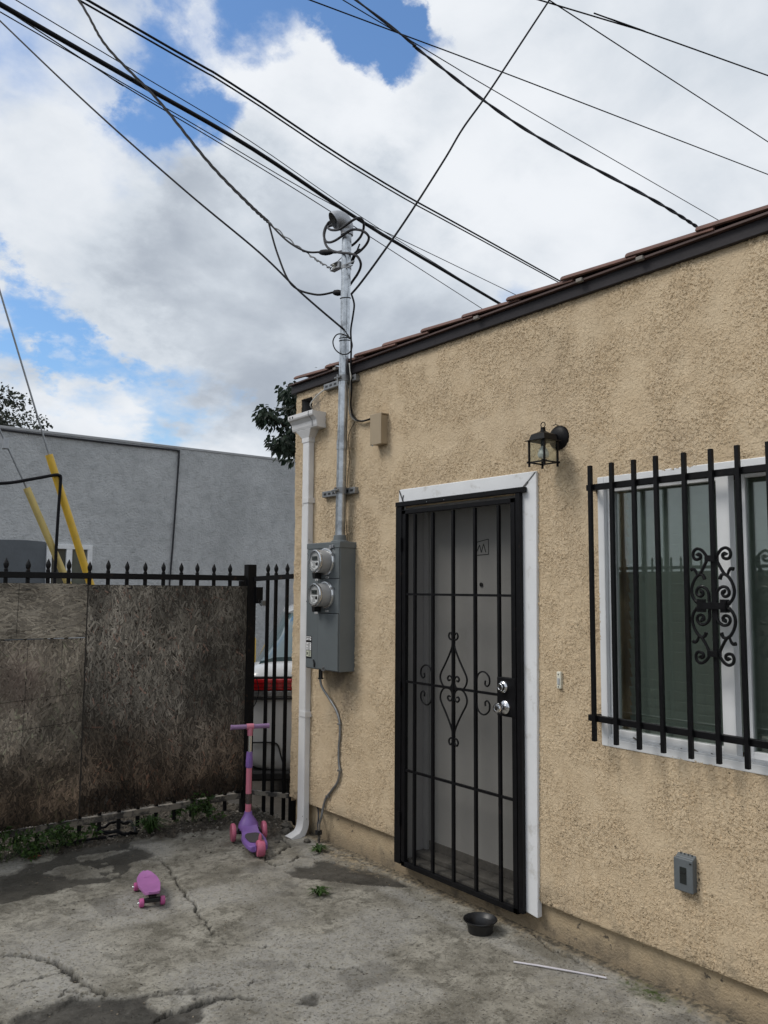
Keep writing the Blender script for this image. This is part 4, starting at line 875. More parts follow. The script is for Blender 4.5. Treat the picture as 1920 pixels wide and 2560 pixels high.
gr = thing('ground_rod', 'dark iron ground rod with a wire clamp sticking out of the paving', 'ground rod', (-.155, 4.53, 0))
gr.location = (-.035, 4.70, 0); ORG[gr.name] = Vector(gr.location)
MB().tube([(-.035, 4.705, -.05), (-.035, 4.703, .125)], .0085, 10).build('rod', M_RUSTRAIL, gr, smooth=True)
MB().box(-.055, -.018, 4.690, 4.722, .055, .085).bar((-.037, 4.69, .07), (-.037, 4.672, .072), .008).build('clamp', M_DARK, gr, bevel=.003)
cable('ground_wire', [(.034, 4.831, 0.206), (0.005, 4.775, 0.190), (-0.02, 4.735, 0.151), (-0.032, 4.725, 0.113), (-.034, 4.715, .075)], .006, M_WIREG, 'short black cable emerging under the stucco beside the ground rod')

# ================================================================== things on the paving
# ---- black bowl
bz = gz(-.19, 3.035)
bw = MB().lathe([(.001, .004), (.054, .004), (.056, .0), (.060, .002), (.066, .040), (.067, .044), (.078, .054), (.0845, .060), (.0835, .064), (.077, .060), (.0645, .046), (.0615, .042), (.055, .009), (.001, .008)], (-.19, 3.035, bz+.001), (0, 0, 1), 40, cap=False).build('bowl', M_DARK, None, smooth=True, loc=(-.19, 3.035, bz))
tag(bw, 'black plastic bowl on the ground below the security door', 'bowl')
# ---- white stick
sk = MB().tube([(-.305, 2.705, gz(-.305, 2.705)+.006), (-.245, 2.605, gz(-.245, 2.605)+.007), (-.17, 2.475, .007), (-.103, 2.350, gz(-.103, 2.35)+.008)], .0042, 8).build('stick', mat('white_stick', (.60, .58, .62), .5), None, smooth=True, loc=(-.2, 2.53, 0))
tag(sk, 'thin white stick lying on the concrete near the wall', 'stick')
# ---- skateboard
RZ = -math.atan2(.068, .25)
sb = thing('skateboard', 'small orchid pink plastic skateboard on four magenta wheels', 'skateboard', (-1.306, 4.460, gz(-1.31, 4.46)+.002), RZ, local=True)
dk = MB(); rings = []
NS = 22
for i in range(NS+1):
    t = i/NS; y_ = -.195+.365*t
    hw = .030+.029*min(1, (t/.50))**.9 if t < .50 else .059-.004*((t-.50)/.50)
    if t > .72: hw *= math.sqrt(max(0, 1-((t-.72)/.285)**2))
    if t < .03: hw = .026
    zc_ = .070+.020*max(0, (.16-t)/.16)**1.5+.016*max(0, (t-.84)/.16)**1.5
    hw = max(hw, .004); rg = []
    for a_ in (-1, -.9, -.4, 0, .4, .9, 1): rg.append((a_*hw, y_, zc_+.003*(abs(a_) > .85)))
    for a_ in (1, .9, .4, 0, -.4, -.9, -1): rg.append((a_*hw, y_, zc_-.010))
    rings.append(rg)
dk.loft(rings).build('deck', M_SKATE, sb, smooth=True, bevel=.002)
for y_ in (-.14, .115):
    tk = MB().loft([[(-.022, y_-.02, .059), (.022, y_-.02, .059), (.022, y_+.02, .059), (-.022, y_+.02, .059)], [(-.016, y_-.013, .045), (.016, y_-.013, .045), (.016, y_+.013, .045), (-.016, y_+.013, .045)]]).box(-.042, .042, y_-.010, y_+.010, .020, .042).build('truck', M_DARK, sb, bevel=.003)
    for sx_ in (-1, 1):
        wv = MB().lathe([(.016, -.013), (.022, -.010), (.023, 0), (.022, .010), (.016, .013), (.009, .011)], (sx_*.054, y_, .023), (sx_, 0, 0), 22).build('wheel', M_SKWHEEL, sb, smooth=True)
        MB().lathe([(.0065, .010), (.0065, .018), (.004, .021)], (sx_*.054, y_, .023), (sx_, 0, 0), 10).build('axle_nut', M_CHROME, wv, smooth=True)
for y_ in (-.14, .115): MB().box(-.016, .016, y_-.011, y_+.011, .0702, .0720).build('bolt_recess', M_SKATE, sb, bevel=.002)

# ---- kick scooter
RZ = -math.atan2(.32, .95)
sc = thing('kick_scooter', 'purple and pink three-wheeled kick scooter standing before the gate post', 'scooter', (-.470, 4.770, gz(-.47, 4.77)+.002), RZ, local=True)
rings = []
for t, hw, zc_ in ((-.085, .050, .055), (-.07, .062, .056), (-.03, .070, .058), (.06, .078, .060), (.13, .074, .062), (.19, .060, .070), (.25, .056, .095), (.30, .056, .115), (.335, .044, .118)):
    rings.append([(-hw, t, zc_-.014), (-hw*.96, t, zc_+.008), (-hw*.6, t, zc_+.014), (hw*.6, t, zc_+.014), (hw*.96, t, zc_+.008), (hw, t, zc_-.014), (hw*.8, t, zc_-.026), (-hw*.8, t, zc_-.026)])
MB().loft(rings).build('deck', M_PURPLE, sc, smooth=True, bevel=.004)
gp = []
for t, hw in ((-.030, .026), (-.020, .042), (.03, .052), (.09, .056), (.13, .048), (.155, .028)):
    zc_ = .0735+max(0, t)*.035; gp.append([(-hw, t, zc_), (hw, t, zc_), (hw, t, zc_+.003), (-hw, t, zc_+.003)])
MB().loft(gp).build('grip_pad', M_GRIP, sc, smooth=True)
rw = MB().lathe([(.030, -.026), (.047, -.023), (.051, -.010), (.051, .010), (.047, .023), (.030, .026)], (.012, -.085, .051), (1, 0, 0), 26).build('wheel', M_PINK, sc, smooth=True)
MB().tube([(.012, -.085-.057*math.cos(a), .051+.059*math.sin(a)) for a in np.linspace(R(75), R(160), 9)], .030, 8, flat=.12).build('brake_fender', M_PINK, sc, smooth=True)
for x0_ in (-.022, .040): MB().box(x0_, x0_+.006, -.10, -.04, .040, .075).build('fork', M_PURPLE, sc, bevel=.003)
MB().tube([(-.085, .275, .058), (.085, .275, .058)], .011, 10).box(-.07, .07, .255, .295, .050, .085).build('axle_beam', M_DARK, sc, smooth=True)
for sx_ in (-1, 1):
    wv = MB().lathe([(.032, -.015), (.054, -.013), (.059, -.005), (.059, .005), (.054, .013), (.032, .015)], (sx_*.103, .275, .059), (sx_, 0, 0), 28).build('wheel', M_PINK, sc, smooth=True)
    MB().lathe([(.030, .006), (.028, .014), (.010, .016)], (sx_*.103, .275, .058), (sx_, 0, 0), 18).build('hub', M_PINKTUBE, wv, smooth=True)
cw = []
for z_, hx, hy, yc in ((.075, .075, .055, .280), (.110, .066, .050, .288), (.135, .048, .042, .296), (.160, .030, .030, .300), (.182, .026, .026, .302)):
    cw.append([(hx*math.cos(2*math.pi*j/16)*(1 if abs(math.cos(2*math.pi*j/16)) < .8 else .97), yc+hy*math.sin(2*math.pi*j/16), z_) for j in range(16)])
MB().loft(cw).build('cowl', M_PURPLE, sc, smooth=True)
def st_(z): return (0.0, .303-.012*(z-.18), z)
MB().tube([st_(.178), st_(.232)], .0205, 18).build('lower_collar', M_PINKTUBE, sc, smooth=True)
MB().tube([st_(.230), st_(.305)], .019, 16).lathe([(.021, 0), (.021, .004)], st_(.262), (0, 0, 1), 16).build('fold_joint', mat('brown_decal', (.06, .05, .045), .5, 0, .5, 80, col2=(.25, .08, .10), c2s=60), sc, smooth=True)
MB().tube([st_(.300), st_(.475)], .0195, 18).build('lower_stem', M_PINKTUBE, sc, smooth=True)
MB().tube([st_(.470), st_(.478), st_(.52), st_(.565), st_(.575)], [.021, .0245, .024, .021, .019], 18).box(-.006, .006, .268, .280, .515, .545).build('quick_clamp', M_PURPLE, sc, smooth=True)
MB().lathe([(.004, 0), (.004, .004)], (0, .2725, .524), (0, -1, 0), 8).build('clamp_bolt', M_DARK, sc)
MB().tube([st_(.57), st_(.70)], .0135, 16).build('upper_stem', M_CHROME, sc, smooth=True)
MB().tube([st_(.682), st_(.695), st_(.74), st_(.755)], [.017, .0185, .0195, .014], 16).lathe([(.0205, -.024), (.0205, .024)], st_(.742), (1, 0, 0), 16).build('handlebar_tee', M_PINKTUBE, sc, smooth=True)
hz = st_(.742)
for sx_ in (-1, 1):
    MB().tube([(sx_*.022, hz[1], hz[2]), (sx_*.120, hz[1], hz[2]), (sx_*.121, hz[1], hz[2]), (sx_*.131, hz[1], hz[2])], [.0155, .0155, .018, .0175], 16).build('grip', M_LILAC, sc, smooth=True)

# ---- broken concrete lumps by the downspout
def rock(b, c, s, seed, flat_=.6):
    rs = np.random.RandomState(seed); import bmesh
    bm = bmesh.new(); bmesh.ops.create_icosphere(bm, subdivisions=2, radius=1.0)
    vs = []
    for v in bm.verts:
        k = .78+.44*rs.rand(); vs.append((c[0]+v.co.x*s*k, c[1]+v.co.y*s*k*.9, c[2]+v.co.z*s*k*flat_))
    fs = [[v.index for v in q.verts] for q in bm.faces]; bm.free(); b.add(vs, fs); return b
M_RUB = mat('rubble', (.085, .078, .066), .95, 0, .5, 25, .008, 70)
for i, (x, y, s, w_) in enumerate(((-.19, 4.965, .050, 'largest dark lump of broken concrete left of the downspout foot'), (-.115, 4.99, .038, 'dark concrete lump between the downspout foot and the fence'),
                              (-.06, 5.07, .045, 'mossy concrete lump at the house corner behind the downspout'), (-.085, 4.77, .026, 'small concrete chunk between downspout foot and ground rod'), (-.25, 4.88, .020, 'little concrete chip in front of the largest lump'))):
    o = rock(MB(), (x, y, gz(x, y)+s*.25), s, 40+i).build('concrete_lump', M_RUB, None, loc=(x, y, gz(x, y))); tag(o, w_, 'rubble', 'lumps of broken concrete at the downspout')

# ================================================================== gate
GYP = 5.650
gt = thing('yard_gate', 'black steel gate covered with weathered grey-brown chipboard panels', 'gate', (-1.8, GYP, 0))
GX0, GX1 = -3.90, -.118
MB().box(GX0, GX1, GYP-.020, GYP+.020, 1.737, 1.777).build('top_rail', M_BLACKF, gt, bevel=.003)
MB().box(GX0, GX1, GYP-.020, GYP+.020, .118, .158).build('bottom_rail', M_RUSTRAIL, gt, bevel=.003)
MB().box(GX1-.04, GX1-.001, GYP-.018, GYP+.018, .159, 1.736).build('end_stile', M_BLACKF, gt, bevel=.003)
def picket_mb(x, y, zb, zt, h=.0105):
    b = MB().box(x-h, x+h, y-h, y+h, zb, zt-.075)
    b.lathe([(h*1.2, 0), (h*1.2, .006), (h*.95, .010), (h*1.55, .028), (h*1.6, .042), (h*1.1, .056), (.001, .078)], (x, y, zt-.076), (0, 0, 1), 8)
    return b
px0 = -.242
pk0 = picket_mb(px0, GYP, .045, 1.862).build('picket', M_BLACKF, gt)
xs_ = [px0-.1325*i for i in range(1, 28)]
for x in xs_: inst(pk0, gt, (x-px0, 0, random.uniform(-.006, .004)), (0, R(random.uniform(-.12, .12)), 0))
YF = GYP-.024      # front face of the boards
SEAM = -1.318
def flakes(name, parent, x0, x1, z0, z1, n, ang, spread, colfn, lr, wr, ragged=0.0, tilt=.12):
    cx = RS.uniform(x0, x1, n); cz = RS.uniform(z0, z1, n)
    L = RS.uniform(lr[0], lr[1], n)/2; Wd = RS.uniform(wr[0], wr[1], n)/2
    a = ang+RS.normal(0, spread, n); ca, sa = np.cos(a), np.sin(a)
    ux = np.stack([ca, np.zeros(n), sa], 1); vx = np.stack([-sa, np.zeros(n), ca], 1)
    c = np.stack([cx, np.full(n, YF-.0125)-RS.uniform(0, .0030, n), cz], 1)
    tl = RS.normal(0, tilt, n); vv = vx*np.cos(tl)[:, None]+np.array([0, 1, 0])*np.sin(tl)[:, None]
    tu = RS.normal(0, tilt*.25, n); uu = ux*np.cos(tu)[:, None]+np.array([0, 1, 0])*np.sin(tu)[:, None]
    k1 = RS.uniform(.35, 1.0, (n, 1)); k2 = RS.uniform(.35, 1.0, (n, 1))
    p = [c-uu*L[:, None]-vv*(Wd[:, None]*k1), c+uu*L[:, None]-vv*(Wd[:, None]*k2), c+uu*L[:, None]*RS.uniform(.8, 1, (n, 1))+vv*(Wd[:, None]*k1), c-uu*L[:, None]*RS.uniform(.8, 1, (n, 1))+vv*(Wd[:, None]*k2)]
    V = np.stack(p, 1).reshape(-1, 3)
    V[:, 0] = np.clip(V[:, 0], x0+.001, x1-.001); V[:, 2] = np.clip(V[:, 2], z0-ragged*RS.rand(len(V)), z1-.001); V[:, 1] = np.minimum(V[:, 1], YF-.0105)
    F = np.arange(4*n).reshape(n, 4)
    return color_mesh(name, V, F.tolist(), colfn(cx, cz, n), M_FLAKE, parent, kind='stuff')
def col_board(cx, cz, n):
    t = RS.rand(n, 1)**1.3
    base = np.array([.085, .076, .065])*(1-t)+np.array([.285, .26, .22])*t
    warm = np.array([.27, .165, .095]); low = np.clip((.85-cz+.3*(fbm(cx, cz, 4, 3, 330)-.5))/.5, 0, 1)[:, None]
    base = base*(1-low*.62)+warm*(.2+.95*t)*low*.62
    blot = fbm(cx, cz, 3.0, 4, 300)[:, None]; base *= np.clip(.95+1.9*(blot-.5), .50, 1.6); stv = fbm(cx*1.0, cz*.22, 9, 3, 310)[:, None]; base *= np.clip(1+1.3*(stv-.5), .6, 1.4)
    edge = np.clip((cx+.40)/.30, 0, 1)[:, None]; base *= (1-.45*edge)  # shadow and dirt beside the post, darkened into the strand colour
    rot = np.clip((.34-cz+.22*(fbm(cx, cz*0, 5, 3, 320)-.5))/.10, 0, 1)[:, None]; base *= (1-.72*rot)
    pk = (RS.rand(n, 1) < .05); base = np.where(pk, base*np.array([1.25, .95, .9]), base)
    return np.clip(base, .006, .6)
def col_grey(cx, cz, n):
    t = RS.rand(n, 1)**1.2; base = np.array([.14, .128, .112])*(1-t)+np.array([.36, .332, .285])*t
    return base*np.clip(.80+2.2*(fbm(cx, cz, 4, 4, 340)[:, None]-.5), .4, 1.5)*np.array([1.03, 1, .95])
def col_left(cx, cz, n):
    t = RS.rand(n, 1)**1.2; base = np.array([.11, .10, .087])*(1-t)+np.array([.29, .268, .23])*t
    warm = np.array([.23, .150, .095]); low = np.clip((.72-cz)/.4, 0, 1)[:, None]; base = base*(1-low*.65)+warm*(.2+.95*t)*low*.65
    pk = np.exp(-((cx+1.72)/.16)**2-((cz-1.08)/.17)**2)[:, None]; base = base*(1-.5*pk)+np.array([.185, .140, .130])*.5*pk
    grn = (RS.rand(n, 1) < .05); base = np.where(grn, base*np.array([.95, 1.06, .95]), base)
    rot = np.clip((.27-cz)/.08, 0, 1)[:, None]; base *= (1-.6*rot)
    return base*np.clip(.90+2.4*(fbm(cx, cz, 4, 4, 360)[:, None]-.5), .38, 1.5)*np.array([1.05, 1, .94])
bd = MB().box(SEAM+.003, -.112, YF-.011, YF, .185, 1.697).build('chipboard_panel', M_OSB, gt)
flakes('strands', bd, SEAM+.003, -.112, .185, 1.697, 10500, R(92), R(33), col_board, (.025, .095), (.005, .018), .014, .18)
ba = MB().box(-3.88, SEAM-.003, YF-.012, YF, 1.348, 1.704).build('chipboard_panel', M_OSB, gt)
flakes('strands', ba, -2.3, SEAM-.003, 1.348, 1.704, 2600, R(0), R(28), col_grey, (.04, .14), (.007, .022), 0, .10)
bc = MB().box(-3.88, SEAM-.003, YF-.010, YF, .170, 1.342).build('chipboard_panel', M_OSB, gt)
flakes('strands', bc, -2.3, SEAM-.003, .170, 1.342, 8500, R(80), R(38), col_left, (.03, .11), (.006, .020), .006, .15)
# score lines left on the lower board
lm = mat('score_line', (.02, .018, .016), .9)
for (x0, z0, x1, z1) in ((-1.95, .945, -1.325, .985), (-1.95, .760, -1.325, .800), (-1.690, .95, -1.685, 1.34), (-1.475, .965, -1.470, 1.33), (-1.76, 1.36, -1.755, 1.70), (-1.70, .55, -1.69, .95)):
    MB().bar((x0, YF-.0165, z0), (x1, YF-.0165, z1), .002, .0016).build('score_line', lm, gt)
for x in (-1.27, -1.03, -.81, -.62, -.46, -.30): MB().box(x-.016, x+.016, YF-.018, YF-.0135, 1.672+random.uniform(-.004, .004), 1.678).build('tie_wire', M_DARK, gt)
for x, z_ in ((-1.53, 1.40), (-1.70, 1.66), (-1.05, 1.32), (-.80, 1.32), (-1.43, 1.675)): MB().bar((x-.014, YF-.018, z_), (x+.012, YF-.018, z_+.004), .003, .005).build('tie_wire', M_DARK, gt)

# ---- post and fixed fence panel between gate and house corner
fp = thing('fence_panel', 'short black steel picket fence panel with post at the house corner', 'fence', (0, 5.5, 0))
MB().box(-.105, -.033, GYP-.034, GYP+.034, -.08, 1.862).build('post', M_BLACKF, fp, bevel=.003)
def fl(t, z): return Vector((-.065+.195*t, 5.65-.38*t, z))
MB().bar(fl(.09, 1.752), fl(1.15, 1.778), .032, .036).build('rail', M_BLACKF, fp)
MB().bar(fl(.09, .160), fl(.75, .165), .03, .030).bar(fl(.75, .165), fl(1.10, .170), .03, .030).build('rail', M_RUSTRAIL, fp)
for t in (.367, .538, .770, 1.0): q = fl(t, 0); picket_mb(q.x, q.y, -.01, 1.868).build('picket', M_BLACKF, fp)
MB().box(.095, .165, 5.235, 5.305, -.08, .205).build('end_post_stub', M_BLACKF, fp)
MB().box(.10, .16, 5.165, 5.20, 1.795, 1.830).build('wall_bracket', M_BLACKF, fp)
MB().box(-.045, .012, GYP-.060, GYP-.036, 1.565, 1.690).build('latch_box', M_BLACKF, fp, bevel=.002)
MB().box(-.010, .038, GYP-.082, GYP-.060, 1.548, 1.588).build('padlock', M_GALVD, fp, bevel=.004)
MB().tube(smoothpath([(-.03, GYP-.055, 1.60), (-.02, GYP-.07, 1.56), (.0, GYP-.065, 1.545)], 4), .003, 6).build('latch_wire', M_DARK, fp)

# ---- cable coil under the gate
hp = [(-1.04+.13*math.cos(a), 5.70+.14*math.sin(a), gz(-1.04+.13*math.cos(a), 5.70+.14*math.sin(a))+.026+.012*math.sin(2*a)) for a in np.linspace(0, 2*math.pi*1.9, 50)]
hp += [(-1.30, 5.60, .03), (-1.45, 5.58, .03), (-1.62, 5.60, .025)]
o = MB().tube(smoothpath(hp, 2), .0085, 7).build('cable_coil', M_WIRE, None, smooth='full', loc=(-1.04, 5.80, 0)); tag(o, 'loose coil of black cable lying under the gate', 'cable')

# ================================================================== car behind the gate
car = thing('parked_car', 'white car seen from behind through the fence pickets', 'car', (1.046, 5.99, -.085), -R(32), local=True)
def sec(y, w, zb, zt, ex=4.0, nseg=28, y_top=0.0):
    out = []
    for j in range(nseg):
        a = 2*math.pi*j/nseg; c_, s_ = math.cos(a), math.sin(a)
        xx = w*math.copysign(abs(c_)**(2/ex), c_); zn = math.copysign(abs(s_)**(2/ex), s_)
        out.append((xx, y+y_top*max(0, zn), (zb+zt)/2+(zt-zb)/2*zn))
    return out
MB().loft([sec(.0, .80, .22, .98, 5), sec(.02, .855, .19, 1.06, 6, y_top=.03), sec(.10, .885, .18, 1.125, 6, y_top=.05), sec(.45, .90, .18, 1.15, 6), sec(1.2, .90, .17, 1.04, 6), sec(2.6, .90, .17, .98, 6), sec(3.4, .89, .18, .95, 6), sec(4.1, .86, .20, .82, 5), sec(4.38, .76, .26, .66, 4)]).build('body', M_CARW, car, smooth='full', sub=1)
def cab(y, wb_, wt, zb, zt):
    return [(-wb_, y, zb), (-(wb_*.45+wt*.55), y, zb+(zt-zb)*.55), (-wt, y, zt-.03), (-wt*.85, y, zt), (0, y, zt+.02), (wt*.85, y, zt), (wt, y, zt-.03), (wb_*.45+wt*.55, y, zb+(zt-zb)*.55), (wb_, y, zb)]
MB().loft([cab(.22, .74, .70, 1.08, 1.15), cab(.60, .80, .52, 1.05, 1.38), cab(1.05, .82, .50, 1.0, 1.55), cab(1.8, .82, .54, 1.0, 1.58), cab(2.4, .80, .54, .95, 1.46), cab(3.0, .78, .70, .93, 1.02)]).build('cabin_glass', M_CARGLASS, car, smooth=True)
MB().loft([cab(1.0, .51, .50, 1.52, 1.556), cab(1.2, .54, .53, 1.54, 1.585), cab(1.8, .55, .54, 1.54, 1.59), cab(2.3, .55, .53, 1.45, 1.50)]).build('roof', M_CARW, car, smooth=True)
M_DEEPR = mat('deep_red_lens', (.20, .006, .008), .15)
for sx_ in (-1, 1):
    for nm, z0, z1, m, dy in (('tail_light', .885, .985, M_TAILR, 0), ('reverse_light', .825, .884, M_TAILC, .006)):
        P = [(.885, .16), (.872, .03+dy), (.83, -.012+dy), (.36, -.022+dy), (.34, .04)]
        P = [(sx_*a_, c_) for a_, c_ in P]
        tlo = MB().prism(P, 'z', z0, z1).build(nm, m, car, bevel=.012, seg=3)
        if nm == 'tail_light':
            for i in range(2):
                q = [(sx_*a_, c_) for a_, c_ in ((.862, .01), (.825, -.0165), (.38, -.0265), (.38, -.015), (.82, -.006))]
                MB().prism(q, 'z', .912+.034*i, .920+.034*i).build('lens_rib', M_DEEPR, tlo)
for z0_ in (.988, .806): MB().box(-.84, .84, -.012, .05, z0_, z0_+.014).build('shut_line', M_CARDK, car)
MB().tube(smoothpath([(-.80, -.004, .445), (-.66, -.006, .445), (-.58, -.006, .440), (-.545, -.006, .415), (-.52, -.006, .33), (-.49, -.006, .24)], 4), .007, 6).build('bumper_crease', M_CARDK, car)
MB().box(-.80, .80, -.02, .16, .12, .205).build('valance', M_CARDK, car, bevel=.02)
MB().tube(smoothpath([(-.74, -.03, .99), (-.72, -.04, .89), (-.74, -.035, .79), (-.80, -.03, .69), (-.86, -.03, .58)], 4), .004, 6).build('hanging_wire', M_WIRE, car)
for sx_ in (-1, 1):
    for yc in (.85, 3.45):
        cpt = (sx_*.80, yc, .32)
        wv = MB().lathe([(.20, -.10), (.30, -.10), (.32, -.07), (.32, .07), (.30, .10), (.20, .10)], cpt, (sx_, 0, 0), 28).build('wheel', M_TYRE, car, smooth=True)
        MB().lathe([(.21, .06), (.20, .095), (.05, .085), (.001, .09)], cpt, (sx_, 0, 0), 20, cap=False).build('rim', M_GALVD, wv, smooth=True)

# ================================================================== grey building across the alley
bl = thing('grey_building', 'long grey rendered building beyond the gate with one small white window', 'building', (2, 14.0, -.1))
BX0, BX1, BY = -12.0, 16.0, 14.0
wxa, wxb, wza, wzb = .792, 1.470, 1.60, 2.352
wb_ = MB()
for x0, x1, z0, z1 in ((BX0, wxa, -.1, 4.20), (wxb, BX1, -.1, 4.20), (wxa, wxb, -.1, wza), (wxa, wxb, wzb, 4.20)):
    wb_.add([(x0, BY, z0), (x1, BY, z0), (x1, BY, z1), (x0, BY, z1)], [(0, 1, 2, 3)])
wb_.add([(wxa, BY, wza), (wxa, BY+.18, wza), (wxa, BY+.18, wzb), (wxa, BY, wzb)], [(0, 1, 2, 3)]).add([(wxb, BY, wza), (wxb, BY+.18, wza), (wxb, BY+.18, wzb), (wxb, BY, wzb)], [(0, 1, 2, 3)])
wb_.box(BX0, BX1, BY+.19, BY+8, -.1, 4.20)
wb_.build('wall', M_GREYW, bl, fix=False)
MB().box(BX0, BX1, BY-.012, BY+.30, 4.2005, 4.245).build('coping', M_GREYCAP, bl, bevel=.006)
pp = []
MB().prism([(-6, -.05), (.770, -.05), (.775, 2.38), (.74, 2.415), (.45, 2.43), (.05, 2.422), (-.8, 2.43), (-2.5, 2.42), (-6, 2.44)], 'y', BY-.004, BY+.001).build('dark_grey_patch', M_GREYD, bl)  # darker grey area over the lower left of this wall
bw_ = MB().box(wxa-.03, wxb+.03, BY-.05, BY+.02, wzb-.045, wzb+.03).box(wxa-.03, wxb+.03, BY-.05, BY+.02, wza-.03, wza+.025).box(wxa-.03, wxa+.05, BY-.05, BY+.02, wza+.025, wzb-.045).box(wxb-.05, wxb+.03, BY-.05, BY+.02, wza+.025, wzb-.045).box(1.075, 1.170, BY-.046, BY+.02, wza+.025, wzb-.045)
bw_ = bw_.build('window', mat('bright_white_vinyl', (.82, .83, .84), .4), bl, bevel=.004)
M_BPANE = mat('dim_pane', (.055, .06, .055), .08, 0, .3, 2, spec=.6)
MB().box(wxa+.05, 1.075, BY+.0, BY+.012, wza+.025, wzb-.045).build('pane', M_BPANE, bw_)
MB().box(1.170, wxb-.05, BY+.0, BY+.012, wza+.025, wzb-.045).build('pane', mat('pane_with_curtain', (.11, .12, .10), .15, 0, .3, 4), bw_)
cable('wall_cable', [(-6, BY-.03, 4.185), (-1.5, BY-.03, 4.185), (.5, BY-.03, 4.168), (1.9, BY-.03, 4.160), (2.85, BY-.03, 4.165), (2.98, BY-.03, 4.150), (3.0, BY-.03, 4.10), (2.97, BY-.03, 3.3), (2.93, BY-.03, 2.4), (2.88, BY-.03, 1.4), (2.86, BY-.03, .2)], .017, M_WIREG, 'dark cable stapled along the top of the grey building and down its wall', 5)

# ---- guy wires with yellow guards
def guy(top, gtop, gbot, label, m, rad):
    t = thing('guy_wire', label, 'guy wire', (gbot[0], gbot[1], -.08), group='guy wires beyond the gate')
    MB().tube([gbot, Vector(gtop).lerp(Vector(gbot), -.01)], rad, 14).build('guard', m, t, smooth=True)
    a = Vector(top); MB().tube([a+(a-Vector(gtop))*1.2, a, Vector(gtop), Vector(gbot)], .010, 8).build('cable', M_GALVD, t, smooth=True)
    return t
def dn(a, b, z): a = Vector(a); b = Vector(b); return tuple(a+(b-a)*((a.z-z)/(a.z-b.z)))
g1t, g1b = (-.650, 9.0, 3.045), (-.200, 9.0, 1.797)
g2t, g2b = (-.856, 9.0, 2.677), (-.444, 9.0, 1.794)
ga = guy((-1.221, 9.0, 4.726), g1t, dn(g1t, g1b, -.08), 'guy wire with the taller brighter yellow plastic guard', M_YELLOW, .040)
gb = guy((-1.154, 9.0, 3.275), g2t, dn(g2t, g2b, -.08), 'guy wire with the shorter faded yellow guard left of the other', M_YELLOW2, .037)
MB().box(-1.12, -1.07, 8.97, 9.03, 3.09, 3.20).build('wire_grip', M_CAST, gb, bevel=.004)
cable('black_cable', [(-2.6, 8.93, 2.60), (-1.8, 8.93, 2.66), (-1.14, 8.93, 2.722), (-.85, 8.93, 2.79), (-.62, 8.94, 2.855), (-.565, 8.945, 2.858), (-.545, 8.945, 2.82), (-.553, 8.945, 2.55), (-.560, 8.945, 2.1), (-.565, 8.945, 1.0), (-.57, 8.945, -.08)], .017, M_WIRE, 'black cable hung over the taller yellow guy guard', 5)
bo = thing('bollard', 'yellow post half hidden behind the fence post', 'bollard', (3.62, 12.0, -.085))
MB().lathe([(.09, 0), (.09, .93), (.075, .97), (.03, .99), (.001, .995)], (3.46, 12.0, -.085), (0, 0, 1), 18).build('pipe', M_YELLOW, bo, smooth=True)
MB().lathe([(.14, 0), (.14, .03)], (3.46, 12.0, -.084), (0, 0, 1), 18).build('base_plate', M_GREYCAP, bo)

# ================================================================== overhead lines
def ext(pts, k0=1.0, k1=1.0):
    P = [Vector(p) for p in pts]; a = P[0]+(P[0]-P[1]).normalized()*k0; b = P[-1]+(P[-1]-P[-2]).normalized()*k1
    return [a]+P+[b]
def line(pts, rad, label, k0=14, k1=30, m=M_WIRE, grp='overhead lines'):
    rad *= .84; P = ext(pts, k0, k1); o = MB().tube(smoothpath(P, 5), rad, 8).build('overhead_line', m, None, smooth='full', loc=P[1]); return tag(o, label, 'power line', grp)
line([(-1.61, 7.78, 7.0), (-0.16, 8.14, 7.0), (1.43, 8.54, 7.0), (3.85, 9.37, 7.0), (7.83, 10.5, 7.0)], .030, 'thickest black overhead cable passing just behind the weatherhead')
line([(-1.43, 8.27, 7.3), (-0.21, 8.71, 7.3), (1.49, 9.22, 7.3), (3.52, 9.87, 7.3), (8.42, 11.54, 7.3)], .008, 'thin wire hanging just below the thickest overhead cable')
line([(-1.55, 8.05, 7.32), (-0.07, 8.45, 7.32), (1.57, 8.90, 7.32), (4.05, 9.80, 7.34), (8.3, 11.1, 7.34)], .0065, 'thin wire close under the thickest overhead cable near the roof')
line([(-1.5, 8.75, 7.6), (0.93, 9.41, 7.6), (4.05, 10.25, 7.6), (8.91, 11.1, 7.6)], .008, 'thin wire running just above the thickest overhead cable')
line([(-0.59, 8.58, 8.0), (1.32, 8.94, 8.0), (4.39, 9.74, 8.0), (9.77, 10.72, 8.0)], .017, 'upper of the two parallel black lines over the mast')
line([(-0.65, 8.51, 7.9), (1.3, 8.88, 7.9), (4.34, 9.68, 7.9), (9.63, 10.62, 7.9)], .013, 'lower of the two parallel black lines over the mast')
line([(1.94, 7.4, 8.5), (4.89, 7.55, 8.5), (10.8, 7.76, 8.5)], .0075, 'thin wire crossing the twisted drop and ending above the roof coping')
line([(2.0, 8.2, 9.0), (4.8, 7.73, 9.0), (10.68, 6.81, 9.0)], .010, 'long thin wire crossing the sky to the right edge at mid height')
line([(3.73, 5.98, 8.5), (5.2, 5.53, 8.5), (7.17, 5.04, 8.5)], .010, 'uppermost wire at the top right of the sky')
line([(3.82, 5.91, 8.5), (5.74, 5.89, 8.5), (8.77, 5.85, 8.5)], .0085, 'second wire down at the top right of the sky')
